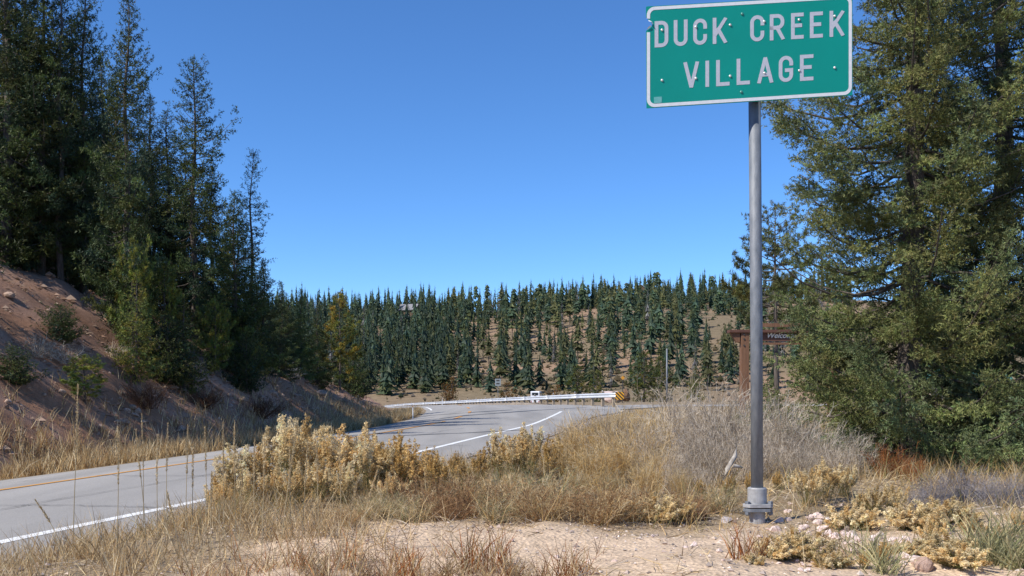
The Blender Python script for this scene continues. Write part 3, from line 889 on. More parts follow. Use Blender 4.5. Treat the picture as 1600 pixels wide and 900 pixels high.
# trees on and above the cut bank
MS = [conifer('bank_spruce', 21, 12, 2.2, 0.5, 150, 0.055, 0.095, 0.14, 4, 0.12, 0.021, DARK, 0.6, 0.8, 0.08, gap=0.08, trunk_r=.17, clump=.55, nt=34),
      conifer('bank_spruce', 22, 12, 1.9, 0.5, 150, 0.055, 0.095, 0.14, 4, 0.12, 0.021, DARK, 0.5, 0.62, 0.10, gap=0.10, trunk_r=.16, clump=.55, nt=34),
      conifer('bank_spruce', 23, 12, 2.45, 0.5, 140, 0.060, 0.10, 0.14, 4, 0.12, 0.021, [tuple(np.array(c) * 1.15) for c in DARK], 0.4, 0.55, 0.10, gap=0.14, trunk_r=.17, clump=.58, nt=34)]
MTHIN = conifer('thin_fir', 24, 12, 1.5, 1.6, 120, 0.065, 0.10, 0.14, 4, 0.11, 0.019, DARK, 0.3, 0.5, 0.25, gap=0.40, trunk_r=.13, jag=0.5, clump=.42, nt=18)
MLIT = conifer('lit_fir', 25, 8, 1.9, 0.4, 160, 0.075, 0.085, 0.12, 4, 0.11, 0.020, LIT, 0.45, 0.7, 0.08, gap=0.08, trunk_r=.11, clump=.42, nt=22)
MYEL = conifer('yellow_pine', 26, 6, 1.5, 0.7, 90, 0.08, 0.10, 0.12, 10, 0.17, 0.020, YELLOW, 0.2, 1, 0.06, mode='pine', trunk_r=.09, el=(-0.1, .7))
MYG = conifer('young_pine', 27, 3, 1.0, 0.15, 70, 0.06, 0.08, 0.10, 10, 0.13, 0.014, [(0.22, 0.22, 0.035), (0.17, 0.19, 0.038), (0.12, 0.16, 0.042)], 0.1, 1, 0.02, mode='pine', trunk_r=.05, el=(0.1, .9))
MSAP = conifer('sapling_spruce', 28, 3, 0.85, 0.1, 120, 0.05, 0.06, 0.08, 5, 0.07, 0.012, [(0.17, 0.18, 0.038), (0.13, 0.16, 0.042), (0.22, 0.19, 0.036)], 0.4, 0.85, 0.02, gap=0.1, trunk_r=.04)
MSHR = conifer('scrub_fir', 29, 2, 1.1, 0.05, 90, 0.06, 0.07, 0.10, 5, 0.09, 0.016, DARK, 0.2, 0.6, 0.02, trunk_r=.05, el=(0.2, .9))
BANK = 'conifers on the cut bank'
def bank_tree(name, ms, h0, px, d, ytop, wide, label, group=BANK, rz=None):
    p = at(px, d)
    p[2] -= 0.1
    s = (CAMZ + (HZ - ytop) / F * d - p[2]) / h0
    sw = s * wide
    return plant_tree(name, ms, p, (sw, sw, s), rz if rz is not None else px * 0.37, label, 'tree', group)
bank_tree('spruce_tree', MS[0], 12, 12, 31.5, -190, 1.05, 'broad dark spruce at the near end of the cut bank')
bank_tree('spruce_tree', MS[2], 12, 66, 32, -120, 0.85, 'tall dense spruce beside the broad bank spruce')
bank_tree('fir_tree', MTHIN, 12, 94, 32, -70, 0.9, 'thin see-through fir with bare trunk between tall bank spruces')
bank_tree('spruce_tree', MS[1], 12, 130, 33, -45, 0.80, 'narrow spruce with stepped branches next to the thin fir')
bank_tree('spruce_tree', MS[1], 12, 198, 31, -22, 0.82, 'tall spire-topped spruce on the cut bank')
bank_tree('spruce_tree', MS[2], 12, 303, 38, 92, 0.92, 'broad-shouldered spruce with pointed top on the cut bank')
bank_tree('fir_tree', MTHIN, 12, 393, 39, 234, 0.95, 'slim scraggly fir rising behind the light green fir')
bank_tree('fir_tree', MLIT, 8, 366, 36.5, 300, 0.95, 'sunlit light green fir at the edge of the bank trees')
bank_tree('fir_tree', MS[0], 12, 412, 41, 405, 1.15, 'short dark fir just past the scraggly fir')
bank_tree('fir_tree', MS[0], 12, 440, 45, 440, 1.3, 'short dark fir at the low end of the bank trees', rz=2.2)
bank_tree('fir_tree', MLIT, 8, 470, 49, 452, 0.9, 'small green fir near the yellowing pine')
bank_tree('fir_tree', MS[0], 12, 496, 52, 478, 1.3, 'dark fir close beside the yellowing pine', rz=4.2)
bank_tree('pine_tree', MYEL, 6, 531, 55, 458, .85, 'yellowing pine at the foot of the bank near the bend')
bank_tree('pine_tree', MSHR, 2, 552, 58, 556, 1.0, 'low dark fir scrub below the yellowing pine')
for px, d, yt, wd, ms in ((-120, 24, -180, 1.0, 2), (-150, 31, -150, 1.0, 1), (40, 36, -60, 1.0, 0), (110, 38, 30, 1.0, 1), (160, 38, 90, 1.1, 0), (235, 43, 150, 1.05, 0), (262, 40, 170, 1.1, 1), (330, 41, 260, 1.1, 0), (5, 42, -40, 1.2, 1), (185, 45, 110, 1.1, 2),
                          (80, 48, 60, 1.1, 0), (290, 47, 250, 1.1, 0), (370, 48, 340, 1.2, 2), (140, 55, 140, 1.2, 1), (400, 56, 420, 1.3, 0), (20, 58, 80, 1.2, 2), (240, 58, 270, 1.2, 1), (450, 62, 470, 1.3, 0)):
    far_ = d > 44  # negative px: spruces added out of view to shade the bank
    bank_tree('spruce_tree', MS[ms], 12, px, d, yt, wd, 'dark spruce added unseen along the stand to shade the bank' if px < 0 else 'shorter dark spruce deep inside the dense bank stand' if far_ else 'dark spruce just behind the front row of bank trees',
              'unseen spruces added to shade the bank' if px < 0 else 'spruces deep in the bank stand' if far_ else 'spruces behind the front row', rz=px * 1.7 + d)
# saplings and shrubs on the bank face
for nm, ms, h0, px, py, ytop, wd, lb in (
        ('pine_tree', MYG, 3, 207, 30.0, 376, 0.6, 'yellow-green young pine in front of the dark bank spruces'),
        ('pine_tree', MYG, 3, 256, 31.5, 408, 0.5, 'slender yellow-topped young pine beside another young pine'),
        ('spruce_tree', MSAP, 3, 213, 28.6, 425, 1.0, 'small sunlit spruce sapling on the bank face'),
        ('fir_tree', MSAP, 3, 287, 31.5, 465, 1.2, 'stubby green sapling on the shaded bank face'),
        ('fir_tree', MSHR, 2, 262, 30.5, 500, 1.1, 'dark fir scrub below the stubby green sapling'),
        ('pine_tree', MYG, 3, 377, 36.5, 487, 0.7, 'small golden-green pine sapling under the light green fir'),
        ('fir_tree', MSHR, 2, 385, 35.2, 528, 0.75, 'dark fir scrub at the edge of the pale scree'),
        ('fir_tree', MSAP, 3, 402, 37.5, 500, 1.1, 'leaning green sapling among scrub at the bank edge'),
        ('pine_tree', MYG, 3, 336, 34.0, 470, 0.7, 'bushy green pine sapling below the broad-shouldered spruce'),
        ('fir_tree', MSHR, 2, 95, 27.5, 478, 1.3, 'dark scrub patch halfway up the bare bank'),
        ('fir_tree', MSHR, 2, 20, 23.2, 545, 1.5, 'dark scrub patch above the roadside grass')):
    p = at(px, py); p[2] -= 0.08          # py is the distance here
    s = (CAMZ + (HZ - ytop) / F * p[1] - p[2]) / h0
    plant_tree(nm, ms, p, (s * wd, s * wd, s), px * .7, lb, 'shrub' if ms is MSHR else 'tree', 'saplings and scrub on the bank face')
p = hit(132, 626); s = (626 - 556) / F * p[1] / 3
plant_tree('pine_shrub', MYG, p, (s * 1.55, s * 1.55, s), 0.3, 'round yellow-green pine bush low on the bare bank', 'shrub')

# ------------------------------------------------------------------ far hillside
TEAL2 = [tuple(np.array(c) * 1.25) for c in TEALG]
HT = 13.0
def far_tree(seed, Rd, pal, mode='spruce', z0=0.6, pw=.8, tiers=11, thin=1.0):
    """dense ragged crown of star-shaped branch tiers; trunk and crown are a few pixels at this distance"""
    r = np.random.default_rng(seed); tb = TB()
    z = np.linspace(-.3, HT * .9, 5)
    V, Fq = tube_np(np.column_stack([0 * z, 0 * z, z]), .17 * (1 - z / HT * .85), 5); tb.add(V, Fq, (.08, .065, .05))
    nt_ = len(quads_to_tris(Fq))
    def star(c, rad, hgt, np_, colr):
        a_ = np.arange(np_ * 2) * np.pi / np_ + r.random() * 6 + .15 * r.standard_normal(np_ * 2)
        rr_ = rad * np.where(np.arange(np_ * 2) % 2 == 0, 1.0, .45) * (.65 + .6 * r.random(np_ * 2))
        ring = np.column_stack([c[0] + rr_ * np.cos(a_), c[1] + rr_ * np.sin(a_), c[2] - hgt * (.25 + .35 * r.random(np_ * 2)) * (rr_ / rad)])
        V_ = np.vstack([ring, [[c[0], c[1], c[2] + hgt * .75]], [[c[0], c[1], c[2] - hgt * .15]]])
        m_ = np_ * 2; i_ = np.arange(m_)
        f = np.vstack([np.column_stack([i_, (i_ + 1) % m_, np.full(m_, m_)]), np.column_stack([(i_ + 1) % m_, i_, np.full(m_, m_ + 1)])])
        tb.add(V_, f, np.clip(colr, .01, 1))
    if mode == 'spruce':
        for i in range(tiers):
            t = i / (tiers - 1)
            if r.random() < (1 - thin): continue
            rad = max(.16, Rd * (1 - t) ** pw * (.7 + .5 * r.random()) * min(1, .7 + 2 * t))
            star((.10 * Rd * r.normal() * (1 - t), .10 * Rd * r.normal() * (1 - t), z0 + (HT - z0 - .8) * t + .4), rad, (HT - z0) / tiers * 1.7, 6 if t < .7 else 4, np.array(pal[r.integers(len(pal))]) * (1 + .18 * r.normal()))
    else:
        for i in range(26):
            t = r.random(); rr2 = Rd * .62 * math.sqrt(r.random()) * (1 - .55 * t)
            a2 = r.random() * 6.28
            star((rr2 * math.cos(a2), rr2 * math.sin(a2), z0 + (HT - z0 - .6) * t), Rd * .48 * (.7 + .5 * r.random()), 1.1, 5, np.array(pal[r.integers(len(pal))]) * (1 + .18 * r.normal()))
    # loose sprays roughen the outline
    n_ = 90; t = r.random(n_); a2 = r.random(n_) * 6.28
    rad = Rd * (np.maximum(.05, 1 - t) ** pw if mode == 'spruce' else (1 - .55 * t)) * (.5 + .6 * r.random(n_))
    P = np.column_stack([rad * np.cos(a2), rad * np.sin(a2), z0 + (HT - z0) * t * .97])
    needles(tb, r, P, nrm(np.column_stack([np.cos(a2), np.sin(a2), .1 + 1.2 * t])), np.full(n_, .2), 2, .55, .16, pick(r, pal, n_, .15), .6, 1 - .5 * t)
    V = np.concatenate(tb.V); Fa = np.concatenate(tb.F); C = np.concatenate(tb.C)
    mi = np.r_[np.zeros(nt_, int), np.ones(len(Fa) - nt_, int)]
    return mesh_np('hill_tree', V, Fa, [M['bark'], M['foliage']], mi, C), (V, Fa, mi, C)
FAR = [far_tree(41, 2.5, TEALG, pw=.9), far_tree(42, 2.0, TEALG, pw=.85, tiers=13), far_tree(43, 2.9, TEAL2, pw=.8), far_tree(44, 2.2, [(0.075, 0.085, 0.03), (0.09, 0.09, 0.03)], z0=2.6, pw=.6, thin=.85),
       far_tree(45, 2.5, TEAL2, 'pine', 4.0), far_tree(46, 1.35, TEALG, pw=.75, tiers=13), far_tree(47, 1.2, [(0.13, 0.125, 0.12), (0.16, 0.155, 0.145)], z0=2, thin=.5)]
FAR_LB = ['dark teal pointed spruce on the far hillside', 'narrow dark teal spruce on the far hillside', 'full bluish-green fir on the far hillside', 'olive long-trunked pine on the far hillside',
          'round-topped pine with bare lower trunk on the far hillside', 'thin spire of a spruce on the far hillside', 'grey half-dead tree on the far hillside']
rng = np.random.default_rng(77)
cand = []
def dens(px, t, d):
    left = 1 - sstep(600, 860, px)
    crest = sstep(0.80, 0.95, t)
    foot = sstep(0.30, 0.12, t)
    base = 0.38 + 0.95 * left * sstep(0.08, 0.25, t)
    base = max(base, 1.1 * crest, 0.62 * foot + 0.5 * left)
    if px > 1030 and 0.50 < t < 0.82: base *= 0.45
    clump = 0.55 + 1.1 * (fbm(px * 0.016, d * 0.016 + 3, 3) + 0.25)
    return float(np.clip(base * clump, 0, 1))
for _ in range(20000):
    px = rng.uniform(395, 1330); d = rng.uniform(222, 490)
    t = (d - 185) / 265
    if rng.random() > dens(px, min(t, 1), d) * (1.0 if px < 1180 else .6): continue
    x = (px - 800) / F * d
    cand.append((px, d, x))
# thin out so that trunks keep a natural distance
grid, keep = {}, []
for px, d, x in cand:
    key = (int(x // 4), int(d // 4)); ok = True
    for a in (-1, 0, 1):
        for c in (-1, 0, 1):
            for (x2, d2) in grid.get((key[0] + a, key[1] + c), []):
                if (x - x2) ** 2 + (d - d2) ** 2 < 3.0 ** 2: ok = False
    if ok:
        grid.setdefault(key, []).append((x, d)); keep.append((px, d, x))
    if len(keep) >= 1500: break
def clear_of(px, d):      # keep the cabins in sight
    return not ((abs(px - 640) < 10 and d < 402 and d > 380) )
keep = [k for k in keep if clear_of(k[0], k[1])]
inview = sorted([k for k in keep if 455 < k[0] < 1185], key=lambda k: k[1])
solo = inview[:290]
solo_set = set(solo)
rest = [k for k in keep if k not in solo_set]
def far_spec(px, d):
    v = rng.choice(7, p=[.22, .16, .17, .18, .12, .10, .05])
    if px < 700 and v in (3, 4): v = 0
    t = (d - 185) / 265
    h = rng.uniform(7.5, 15.0) * (0.78 + 0.24 * min(t, 1))
    if t > .9: h *= rng.uniform(.75, 1.15)
    if rng.random() < 0.18: h *= rng.uniform(.35, .65)
    return int(v), h / HT, rng.uniform(.7, 1.45), rng.uniform(0, 6.28)
for px, d, x in solo:
    v, s, wdt, rz = far_spec(px, d)
    o = obj('hill_tree', FAR[v][0], None, (x, d, float(H(x, d)) - .2))
    o.scale = (s * wdt, s * wdt, s); o.rotation_euler = (0, 0, rz)
    tag(o, FAR_LB[v], 'tree', 'trees on the far hillside: ' + FAR_LB[v].split(' on ')[0])
RV, RF, RM, RC, nb = [], [], [], [], 0
for px, d, x in rest:
    v, s, wdt, rz = far_spec(px, d)
    V, Fa, mi, C = FAR[v][1]
    c_, s_ = math.cos(rz), math.sin(rz)
    W_ = (V * (s * wdt, s * wdt, s)) @ np.array([[c_, s_, 0], [-s_, c_, 0], [0, 0, 1]]) + np.array([x, d, float(H(x, d)) - .2])
    RV.append(W_); RF.append(Fa + nb); RM.append(mi); RC.append(C * rng.uniform(.8, 1.2)); nb += len(V)
o = obj('forest', mesh_np('forest', np.concatenate(RV), np.concatenate(RF), [M['bark'], M['foliage']], np.concatenate(RM), np.concatenate(RC)))
tag(o, 'distant conifer forest massed along the ridge crest', 'forest', kind='stuff')

# trees and bushes just beyond the guardrail
AUT = [(0.22, 0.10, 0.02), (0.17, 0.085, 0.02), (0.12, 0.09, 0.02)]
MNP = conifer('roadside_pine', 51, 5, 1.7, 0.1, 90, 0.16, 0.17, 0.16, 7, 0.22, 0.035, [(0.085, 0.105, 0.022), (0.10, 0.11, 0.022), (0.065, 0.09, 0.025), (0.13, 0.115, 0.02)], 0.1, 1, 0.02, mode='pine', trunk_r=.09, el=(0, .8))
MBU = conifer('autumn_bush', 52, 2, 1.0, 0.05, 45, 0.14, 0.14, 0.14, 6, 0.13, 0.03, AUT, 0.1, .6, 0.02, trunk_r=.04, el=(.4, 1.0))
for px, d, yb, yt, ms, h0, wd, lb, nm in (
        (1006, 100, 618, 552, MNP, 5, 1.05, 'bushy sunlit green pine past the striped rail end', 'pine_tree'),
        (1032, 112, 618, 560, MNP, 5, 1.0, 'bushy green pine close behind the sunlit roadside pine', 'pine_tree'),
        (903, 120, 618, 572, MNP, 5, 1.0, 'yellow-green pine behind the middle of the guardrail', 'pine_tree'),
        (934, 125, 618, 580, MNP, 5, .8, 'small yellow-green pine near the striped rail end', 'pine_tree'),
        (1086, 118, 612, 572, MSAP, 3, 1.3, 'small dark green fir beyond the slim metal pole', 'fir_tree'),
        (697, 165, 630, 602, MBU, 2, 1.0, 'round orange autumn bush behind the guardrail', 'bush'),
        (706, 205, 625, 592, MBU, 2, .7, 'upright orange bush on the lower hillside', 'bush'),
        (792, 150, 625, 600, MBU, 2, 1.2, 'yellow bush around the foot of the small grey sign', 'bush'),
        (870, 140, 622, 604, MBU, 2, 1.3, 'low tawny bush beside the white van', 'bush')):
    p = at(px, d); s = (CAMZ + (HZ - yt) / F * d - p[2]) / h0
    plant_tree(nm, ms, p, (s * wd, s * wd, s), px, lb, 'bush' if nm == 'bush' else 'tree')

# cabins on the hill
def cabin(px, d, ytop, wd, dp, wall_h, label, roofmat, rz):
    p = at(px, d); ztop = CAMZ + (HZ - ytop) / F * d
    rh = wd * 0.34
    e = empty('hill_cabin', (p[0], p[1], ztop - wall_h - rh), rz)
    dpth = max(0.5, ztop - wall_h - rh - p[2]) + 1
    b = MB(); b.prism([(-wd / 2, -dpth), (wd / 2, -dpth), (wd / 2, wall_h), (0, wall_h + rh), (-wd / 2, wall_h)], -dp / 2, dp / 2); b.build('wall', M['log'], e)
    r_ = None
    for s in (-1, 1):
        b = MB(); b.add([(0, -dp / 2 - .5, wall_h + rh + .25), (0, dp / 2 + .5, wall_h + rh + .25), (s * (wd / 2 + .6), dp / 2 + .5, wall_h - .25), (s * (wd / 2 + .6), -dp / 2 - .5, wall_h - .25),
               (0, -dp / 2 - .5, wall_h + rh + .05), (0, dp / 2 + .5, wall_h + rh + .05), (s * (wd / 2 + .6), dp / 2 + .5, wall_h - .45), (s * (wd / 2 + .6), -dp / 2 - .5, wall_h - .45)],
              [(0, 1, 2, 3), (4, 7, 6, 5), (0, 3, 7, 4), (1, 5, 6, 2), (2, 6, 7, 3), (0, 4, 5, 1)])
        b.build('roof', roofmat, e)
    for xx in (-wd * .25, wd * .25):
        b = MB(); b.box((xx, -dp / 2 - .03, wall_h * .55), (wd * .2, .1, wall_h * .4)); b.build('window', M['glass'], e)
    b = MB(); b.box((0, -dp / 2 - .03, wall_h * .38), (wd * .14, .09, wall_h * .72)); b.build('door', M['brown'], e)
    tag(e, label, 'cabin')
cabin(640, 396, 476, 6.0, 7.0, 2.6, 'cabin with pale grey roof half hidden in the hill forest', M['roof_grey'], R(72))
cabin(1003, 446, 446, 5.5, 7.0, 3.2, 'dark gabled cabin among ridge-top trees', M['roof_grey'], R(-18))

# ------------------------------------------------------------------ roadside furniture in the distance
p = at(838, 165); e = empty('white_van', p, R(83)); e.scale = (.84, .78, .88); e['label'] = 'white van parked beyond the guardrail'; e['category'] = 'van'
hv = CAMZ - (608 - HZ) / F * 165 - p[2]
prof = [(-2.6, .35), (2.5, .35), (2.6, .9), (2.1, 1.15), (1.5, hv - .1), (1.2, hv), (-2.5, hv), (-2.6, hv - .2)]
b = MB(); b.prism(prof, -0.95, 0.95); b.build('body', M['van'], e, bevel=.05)
for sx_ in (-1.6, 1.6):
    for sy_ in (-.88, .88):
        b = MB(); b.tube([(sx_, sy_ - .12, .36), (sx_, sy_ + .12, .36)], .36, 16); b.build('wheel', M['rubber'], e)
for x0, x1 in ((-2.2, -1.2), (-1.0, 0.0), (.2, 1.2)):
    b = MB(); b.box(((x0 + x1) / 2, -.952, hv - .55), (x1 - x0, .02, .5)); b.build('window', M['glass'], e)
b = MB(); b.add([(2.09, -.8, 1.2), (2.09, .8, 1.2), (1.56, .75, hv - .2), (1.56, -.75, hv - .2)], [(0, 1, 2, 3)])
for i_, v in enumerate(b.v): b.v[i_] = (v[0] + .03, v[1], v[2] + .02)
b.build('windscreen', M['glass'], e)

b = MB(); b.box((-2.61, 0, hv - .5), (.03, 1.3, .5)); b.build('rear_window', M['glass'], e)
red = mat_noise('red_lens', (.35, .02, .015), (.42, .03, .02), 9, .3)
for sy_ in (-.8, .8):
    b = MB(); b.box((-2.612, sy_, .95), (.03, .14, .4)); b.build('tail_light', red, e)

p = at(1042, 82); e = empty('metal_pole', p); tag(e, 'slim grey metal pole standing beyond the grey brush', 'pole')
zt = CAMZ + (HZ - 546) / F * 82 - p[2]
b = MB(); b.tube([(0, 0, -.2), (0, 0, zt)], [.075, .06], 12); b.build('shaft', M['galv'], e, smooth=True)
b = MB(); b.tube([(0, 0, zt), (0, 0, zt + .06)], [.075, .04], 12); b.build('cap', M['galv_worn'], e)

p = at(973, 78); e = empty('marker_post', p); tag(e, 'thin dark post with small amber marker behind the rail end', 'marker post')
zt = CAMZ + (HZ - 590) / F * 78 - p[2]
b = MB(); b.box((0, 0, zt / 2), (.06, .06, zt + .2)); b.build('post', M['dark'], e)
b = MB(); q_ = .17; b.prism([(0, -q_), (q_, 0), (0, q_), (-q_, 0)], -.05, -.035); b.build('amber_diamond', M['amber'], e, (0, 0, zt - .02))

p = at(778, 146); e = empty('roadside_sign', p, R(-8)); tag(e, 'small grey rectangular road sign beyond the guardrail', 'road sign')
zt = CAMZ + (HZ - 592) / F * 146 - p[2]
b = MB(); b.box((0, .04, zt / 2), (.08, .06, zt)); b.build('post', M['galv'], e)
b = MB(); b.box((0, 0, zt - .5), (.85, .02, 1.05)); pn = b.build('sign_panel', M['grey'], e)
for z_ in (zt - .25, zt - .70):
    b = MB(); b.box((0, -.014, z_), (.5, .006, .22)); b.build('dark_patch', M['dark'], pn)

# delineators by the inside of the bend
for px, py in ((645, 652), (691, 640)):
    d = 49 if px == 645 else 96
    p = at(px, d); e = empty('delineator_post', p)
    tag(e, 'thin white delineator post at the grassy inside of the bend' if px == 645 else 'tiny white delineator post before the guardrail', 'marker post')
    b = MB(); b.box((0, 0, .3), (.05, .02, 1.0)); b.build('post', M['van'], e)
    b = MB(); b.box((0, -.013, .7), (.045, .006, .08)); b.build('reflector', M['amber'], e)

# ------------------------------------------------------------------ wooden welcome sign and shed behind the spruces
p = at(1163, 24.5); gz = p[2]
e = empty('welcome_sign', p); tag(e, 'brown timber portal sign with cream Welcome lettering behind the spruce', 'wooden sign')
def wx(px): return (px - 800) / F * 24.5 - p[0]
def wz(py): return CAMZ + (HZ - py) / F * 24.5 - gz
for px in (1163, 1300):
    b = MB(); b.box((wx(px), 0, wz(516) / 2 - .15), (.20, .20, wz(516) + .3)); o = b.build('post', M['brown'], e, bevel=.012)
    for zz in (wz(523), wz(530), wz(540)):
        b = MB(); b.tube([(wx(px) - .03, -.10, zz), (wx(px) - .03, -.117, zz)], .022, 8); b.build('bolt', M['dark'], o)
b = MB(); b.box(((wx(1138) + wx(1330)) / 2, .01, wz(518)), (wx(1330) - wx(1138), .30, .075)); b.build('top_beam', M['brown_dark'], e, bevel=.01)
b = MB(); b.prism([(wx(1140), wz(520)), (wx(1155), wz(520)), (wx(1155), wz(535)), (wx(1150), wz(535))], -.08, .08); b.build('corbel', M['brown'], e)
b = MB(); b.box(((wx(1172) + wx(1292)) / 2, -.02, wz(525)), (wx(1292) - wx(1172), .06, .26)); bd = b.build('name_board', M['brown_dark'], e)
b = MB(); b.box(((wx(1172) + wx(1292)) / 2, -.02, wz(508)), (wx(1292) - wx(1172), .05, .09)); b.build('upper_board', M['brown'], e)
b = MB(); b.box(((wx(1172) + wx(1292)) / 2, -.02, wz(537)), (wx(1292) - wx(1172), .08, .05)); b.build('lower_rail', M['brown'], e)
def text(body, xpos, z_, size, parent):
    cu = bpy.data.curves.new('text', 'FONT'); cu.body = body; cu.size = size; cu.shear = 0.35; cu.extrude = 0.004; cu.offset = 0.004
    t = bpy.data.objects.new('text', cu); col.objects.link(t)
    dg = bpy.context.evaluated_depsgraph_get()
    me = bpy.data.meshes.new_from_object(t.evaluated_get(dg)); bpy.data.objects.remove(t)
    me.materials.clear(); me.materials.append(M['cream'])
    o = obj('lettering', me, parent, (xpos, -.058, z_)); o.rotation_euler = (R(90), 0, 0)
text('Welcome', wx(1196), wz(528), 0.185, bd)
text('You', wx(1252), wz(528), 0.185, bd)

p = at(1495, 40); e = empty('roadside_shed', p, R(-8)); tag(e, 'low shed with teal metal roof glimpsed behind the spruces', 'shed')
zr_ = CAMZ + (HZ - 568) / F * 40 - p[2]
b = MB(); b.box((0, 0, (zr_ - .6) / 2), (2.6, 2.2, zr_ - .6)); b.build('wall', M['wood_post'], e)
for s in (-1, 1):
    b = MB(); b.add([(-1.7, 0, zr_), (1.7, 0, zr_), (1.7, s * 1.5, zr_ - .7), (-1.7, s * 1.5, zr_ - .7), (-1.7, 0, zr_ - .06), (1.7, 0, zr_ - .06), (1.7, s * 1.5, zr_ - .76), (-1.7, s * 1.5, zr_ - .76)],
        [(0, 1, 2, 3), (4, 7, 6, 5), (0, 3, 7, 4), (1, 5, 6, 2), (2, 6, 7, 3), (0, 4, 5, 1)]); b.build('roof', M['teal'], e)
b = MB(); b.box((.5, -1.12, .75), (.8, .06, 1.5)); b.build('door', M['teal'], e)

# ------------------------------------------------------------------ rocks
def rock_mesh(name, seed, mat, sub=2, rough=.35):
    import bmesh
    bm = bmesh.new(); bmesh.ops.create_icosphere(bm, subdivisions=sub, radius=1)
    r = np.random.default_rng(seed)
    ax = nrm(r.standard_normal((14, 3))); of = .55 + .4 * r.random(14)
    for v in bm.verts:
        c = np.array(v.co)
        for a_, o_ in zip(ax, of):          # cut facets
            dd = c @ a_ - o_
            if dd > 0: c = c - a_ * dd
        v.co = c * (1 + .10 * r.standard_normal() * rough)
    m = bpy.data.meshes.new(name); bm.to_mesh(m); bm.free(); m.materials.append(mat)
    return m
RK = [rock_mesh('rock', 60 + k, M['rock']) for k in range(5)] + [rock_mesh('rock', 70, M['rock_grey'])]
rng = np.random.default_rng(5)
def put_rock(px, py, size_px, lb, grp, v=None, nm='rock', flat=.65):
    p = hit(px, py); s = size_px / 2 / F * p[1]
    o = obj(nm, RK[rng.integers(5)] if v is None else v, None, (p[0], p[1], p[2] + s * flat * .30))
    o.scale = (s * rng.uniform(.85, 1.3), s * rng.uniform(.7, 1.1), s * flat * rng.uniform(.8, 1.2)); o.rotation_euler = (rng.normal() * .2, rng.normal() * .2, rng.uniform(0, 6))
    tag(o, lb, 'rock', grp)
for k in range(75):
    t = rng.random()
    px = 1225 + 200 * t + rng.normal() * 16; py = 812 + 48 * t + rng.normal() * 13
    put_rock(px, py, rng.uniform(10, 24), 'pale pink rock in the loose heap beside the sign post', 'rocks of the heap beside the sign')
for k in range(26):
    px = 1300 + rng.normal() * 70; py = 868 + rng.normal() * 18
    put_rock(px, min(py, 898), rng.uniform(8, 15), 'pale pink rock scattered below the loose heap', 'rocks scattered below the heap')
for px, py, sp in ((1084, 853, 16), (1072, 856, 11), (1124, 862, 10), (1020, 838, 9), (930, 842, 9), (800, 846, 10), (1145, 842, 9), (960, 878, 9), (870, 870, 8), (1130, 876, 8), (1238, 836, 12)):
    put_rock(px, py, sp, 'small pale stone lying alone on the bare dirt', 'stones on the bare dirt')
put_rock(1325, 822, 60, 'flat grey slab of rock on top of the pink heap', None, RK[5], flat=.32)
put_rock(1440, 888, 46, 'large reddish rock beside the lowest dry bushes', None, rock_mesh('rock', 91, mat_noise('red_rock', (.30, .19, .14), (.46, .32, .25), 3, .9, 0, .004, 6)), flat=.6)
put_rock(1135, 815, 22, 'dark purplish stone at the foot of the brush', None, rock_mesh('rock', 92, M['rock_grey']), flat=.55)
for px, d, wd, v, lb in ((957, 80, 2.2, rock_mesh('boulder', 95, M['rock']), 'pale boulder behind the striped rail end'), (978, 79, .9, rock_mesh('boulder', 96, M['rock_brown']), 'brown boulder at the foot of the amber marker post')):
    p = at(px, d); zc = CAMZ - (608 - HZ) / F * d
    o = obj('boulder', v, None, (p[0], p[1], (p[2] + zc) / 2)); o.scale = (wd * .5, wd * .45, (zc - p[2]) * .5 + .12); tag(o, lb, 'boulder')
# gravel on the dirt
gv = TB()
N = 5200
X = rng.uniform(-3.2, 3.4, N); Y = rng.uniform(3.4, 6.6, N)
okm = rng.random(N) < np.clip(0.55 + 1.3 * fbm(X * 1.3, Y * 1.3 + 7), .08, 1)
X, Y = X[okm], Y[okm]; Z = H(X, Y); S = rng.gamma(2.0, 0.0026, len(X)) + .0025
octv = np.array([(1, 0, 0), (-.5, .86, 0), (-.5, -.86, 0), (.1, .1, .8), (0, 0, -.6)])
octf = np.array([(0, 1, 3), (1, 2, 3), (2, 0, 3), (1, 0, 4), (2, 1, 4), (0, 2, 4)])
a = rng.uniform(0, 6.28, len(X)); ca, sa = np.cos(a), np.sin(a)
ov = octv[None] * (1 + .35 * rng.standard_normal((len(X), 5, 3)))
V = np.stack([ov[..., 0] * ca[:, None] - ov[..., 1] * sa[:, None], ov[..., 0] * sa[:, None] + ov[..., 1] * ca[:, None], ov[..., 2] * .8], -1) * S[:, None, None] + np.stack([X, Y, Z + S * .3], -1)[:, None]
gv.add(V, (octf[None] + np.arange(len(X))[:, None, None] * 5).reshape(-1, 3), np.repeat(pick(rng, [(.52, .42, .34), (.42, .33, .28), (.60, .52, .45), (.30, .25, .22)], len(X)), 5, 0))
mat_stone = mat_plant('gravel', 0, .95, 0)
tag(obj('gravel', gv.mesh('gravel', mat_stone)), 'fine pale gravel strewn over the bare dirt', 'gravel', kind='stuff')
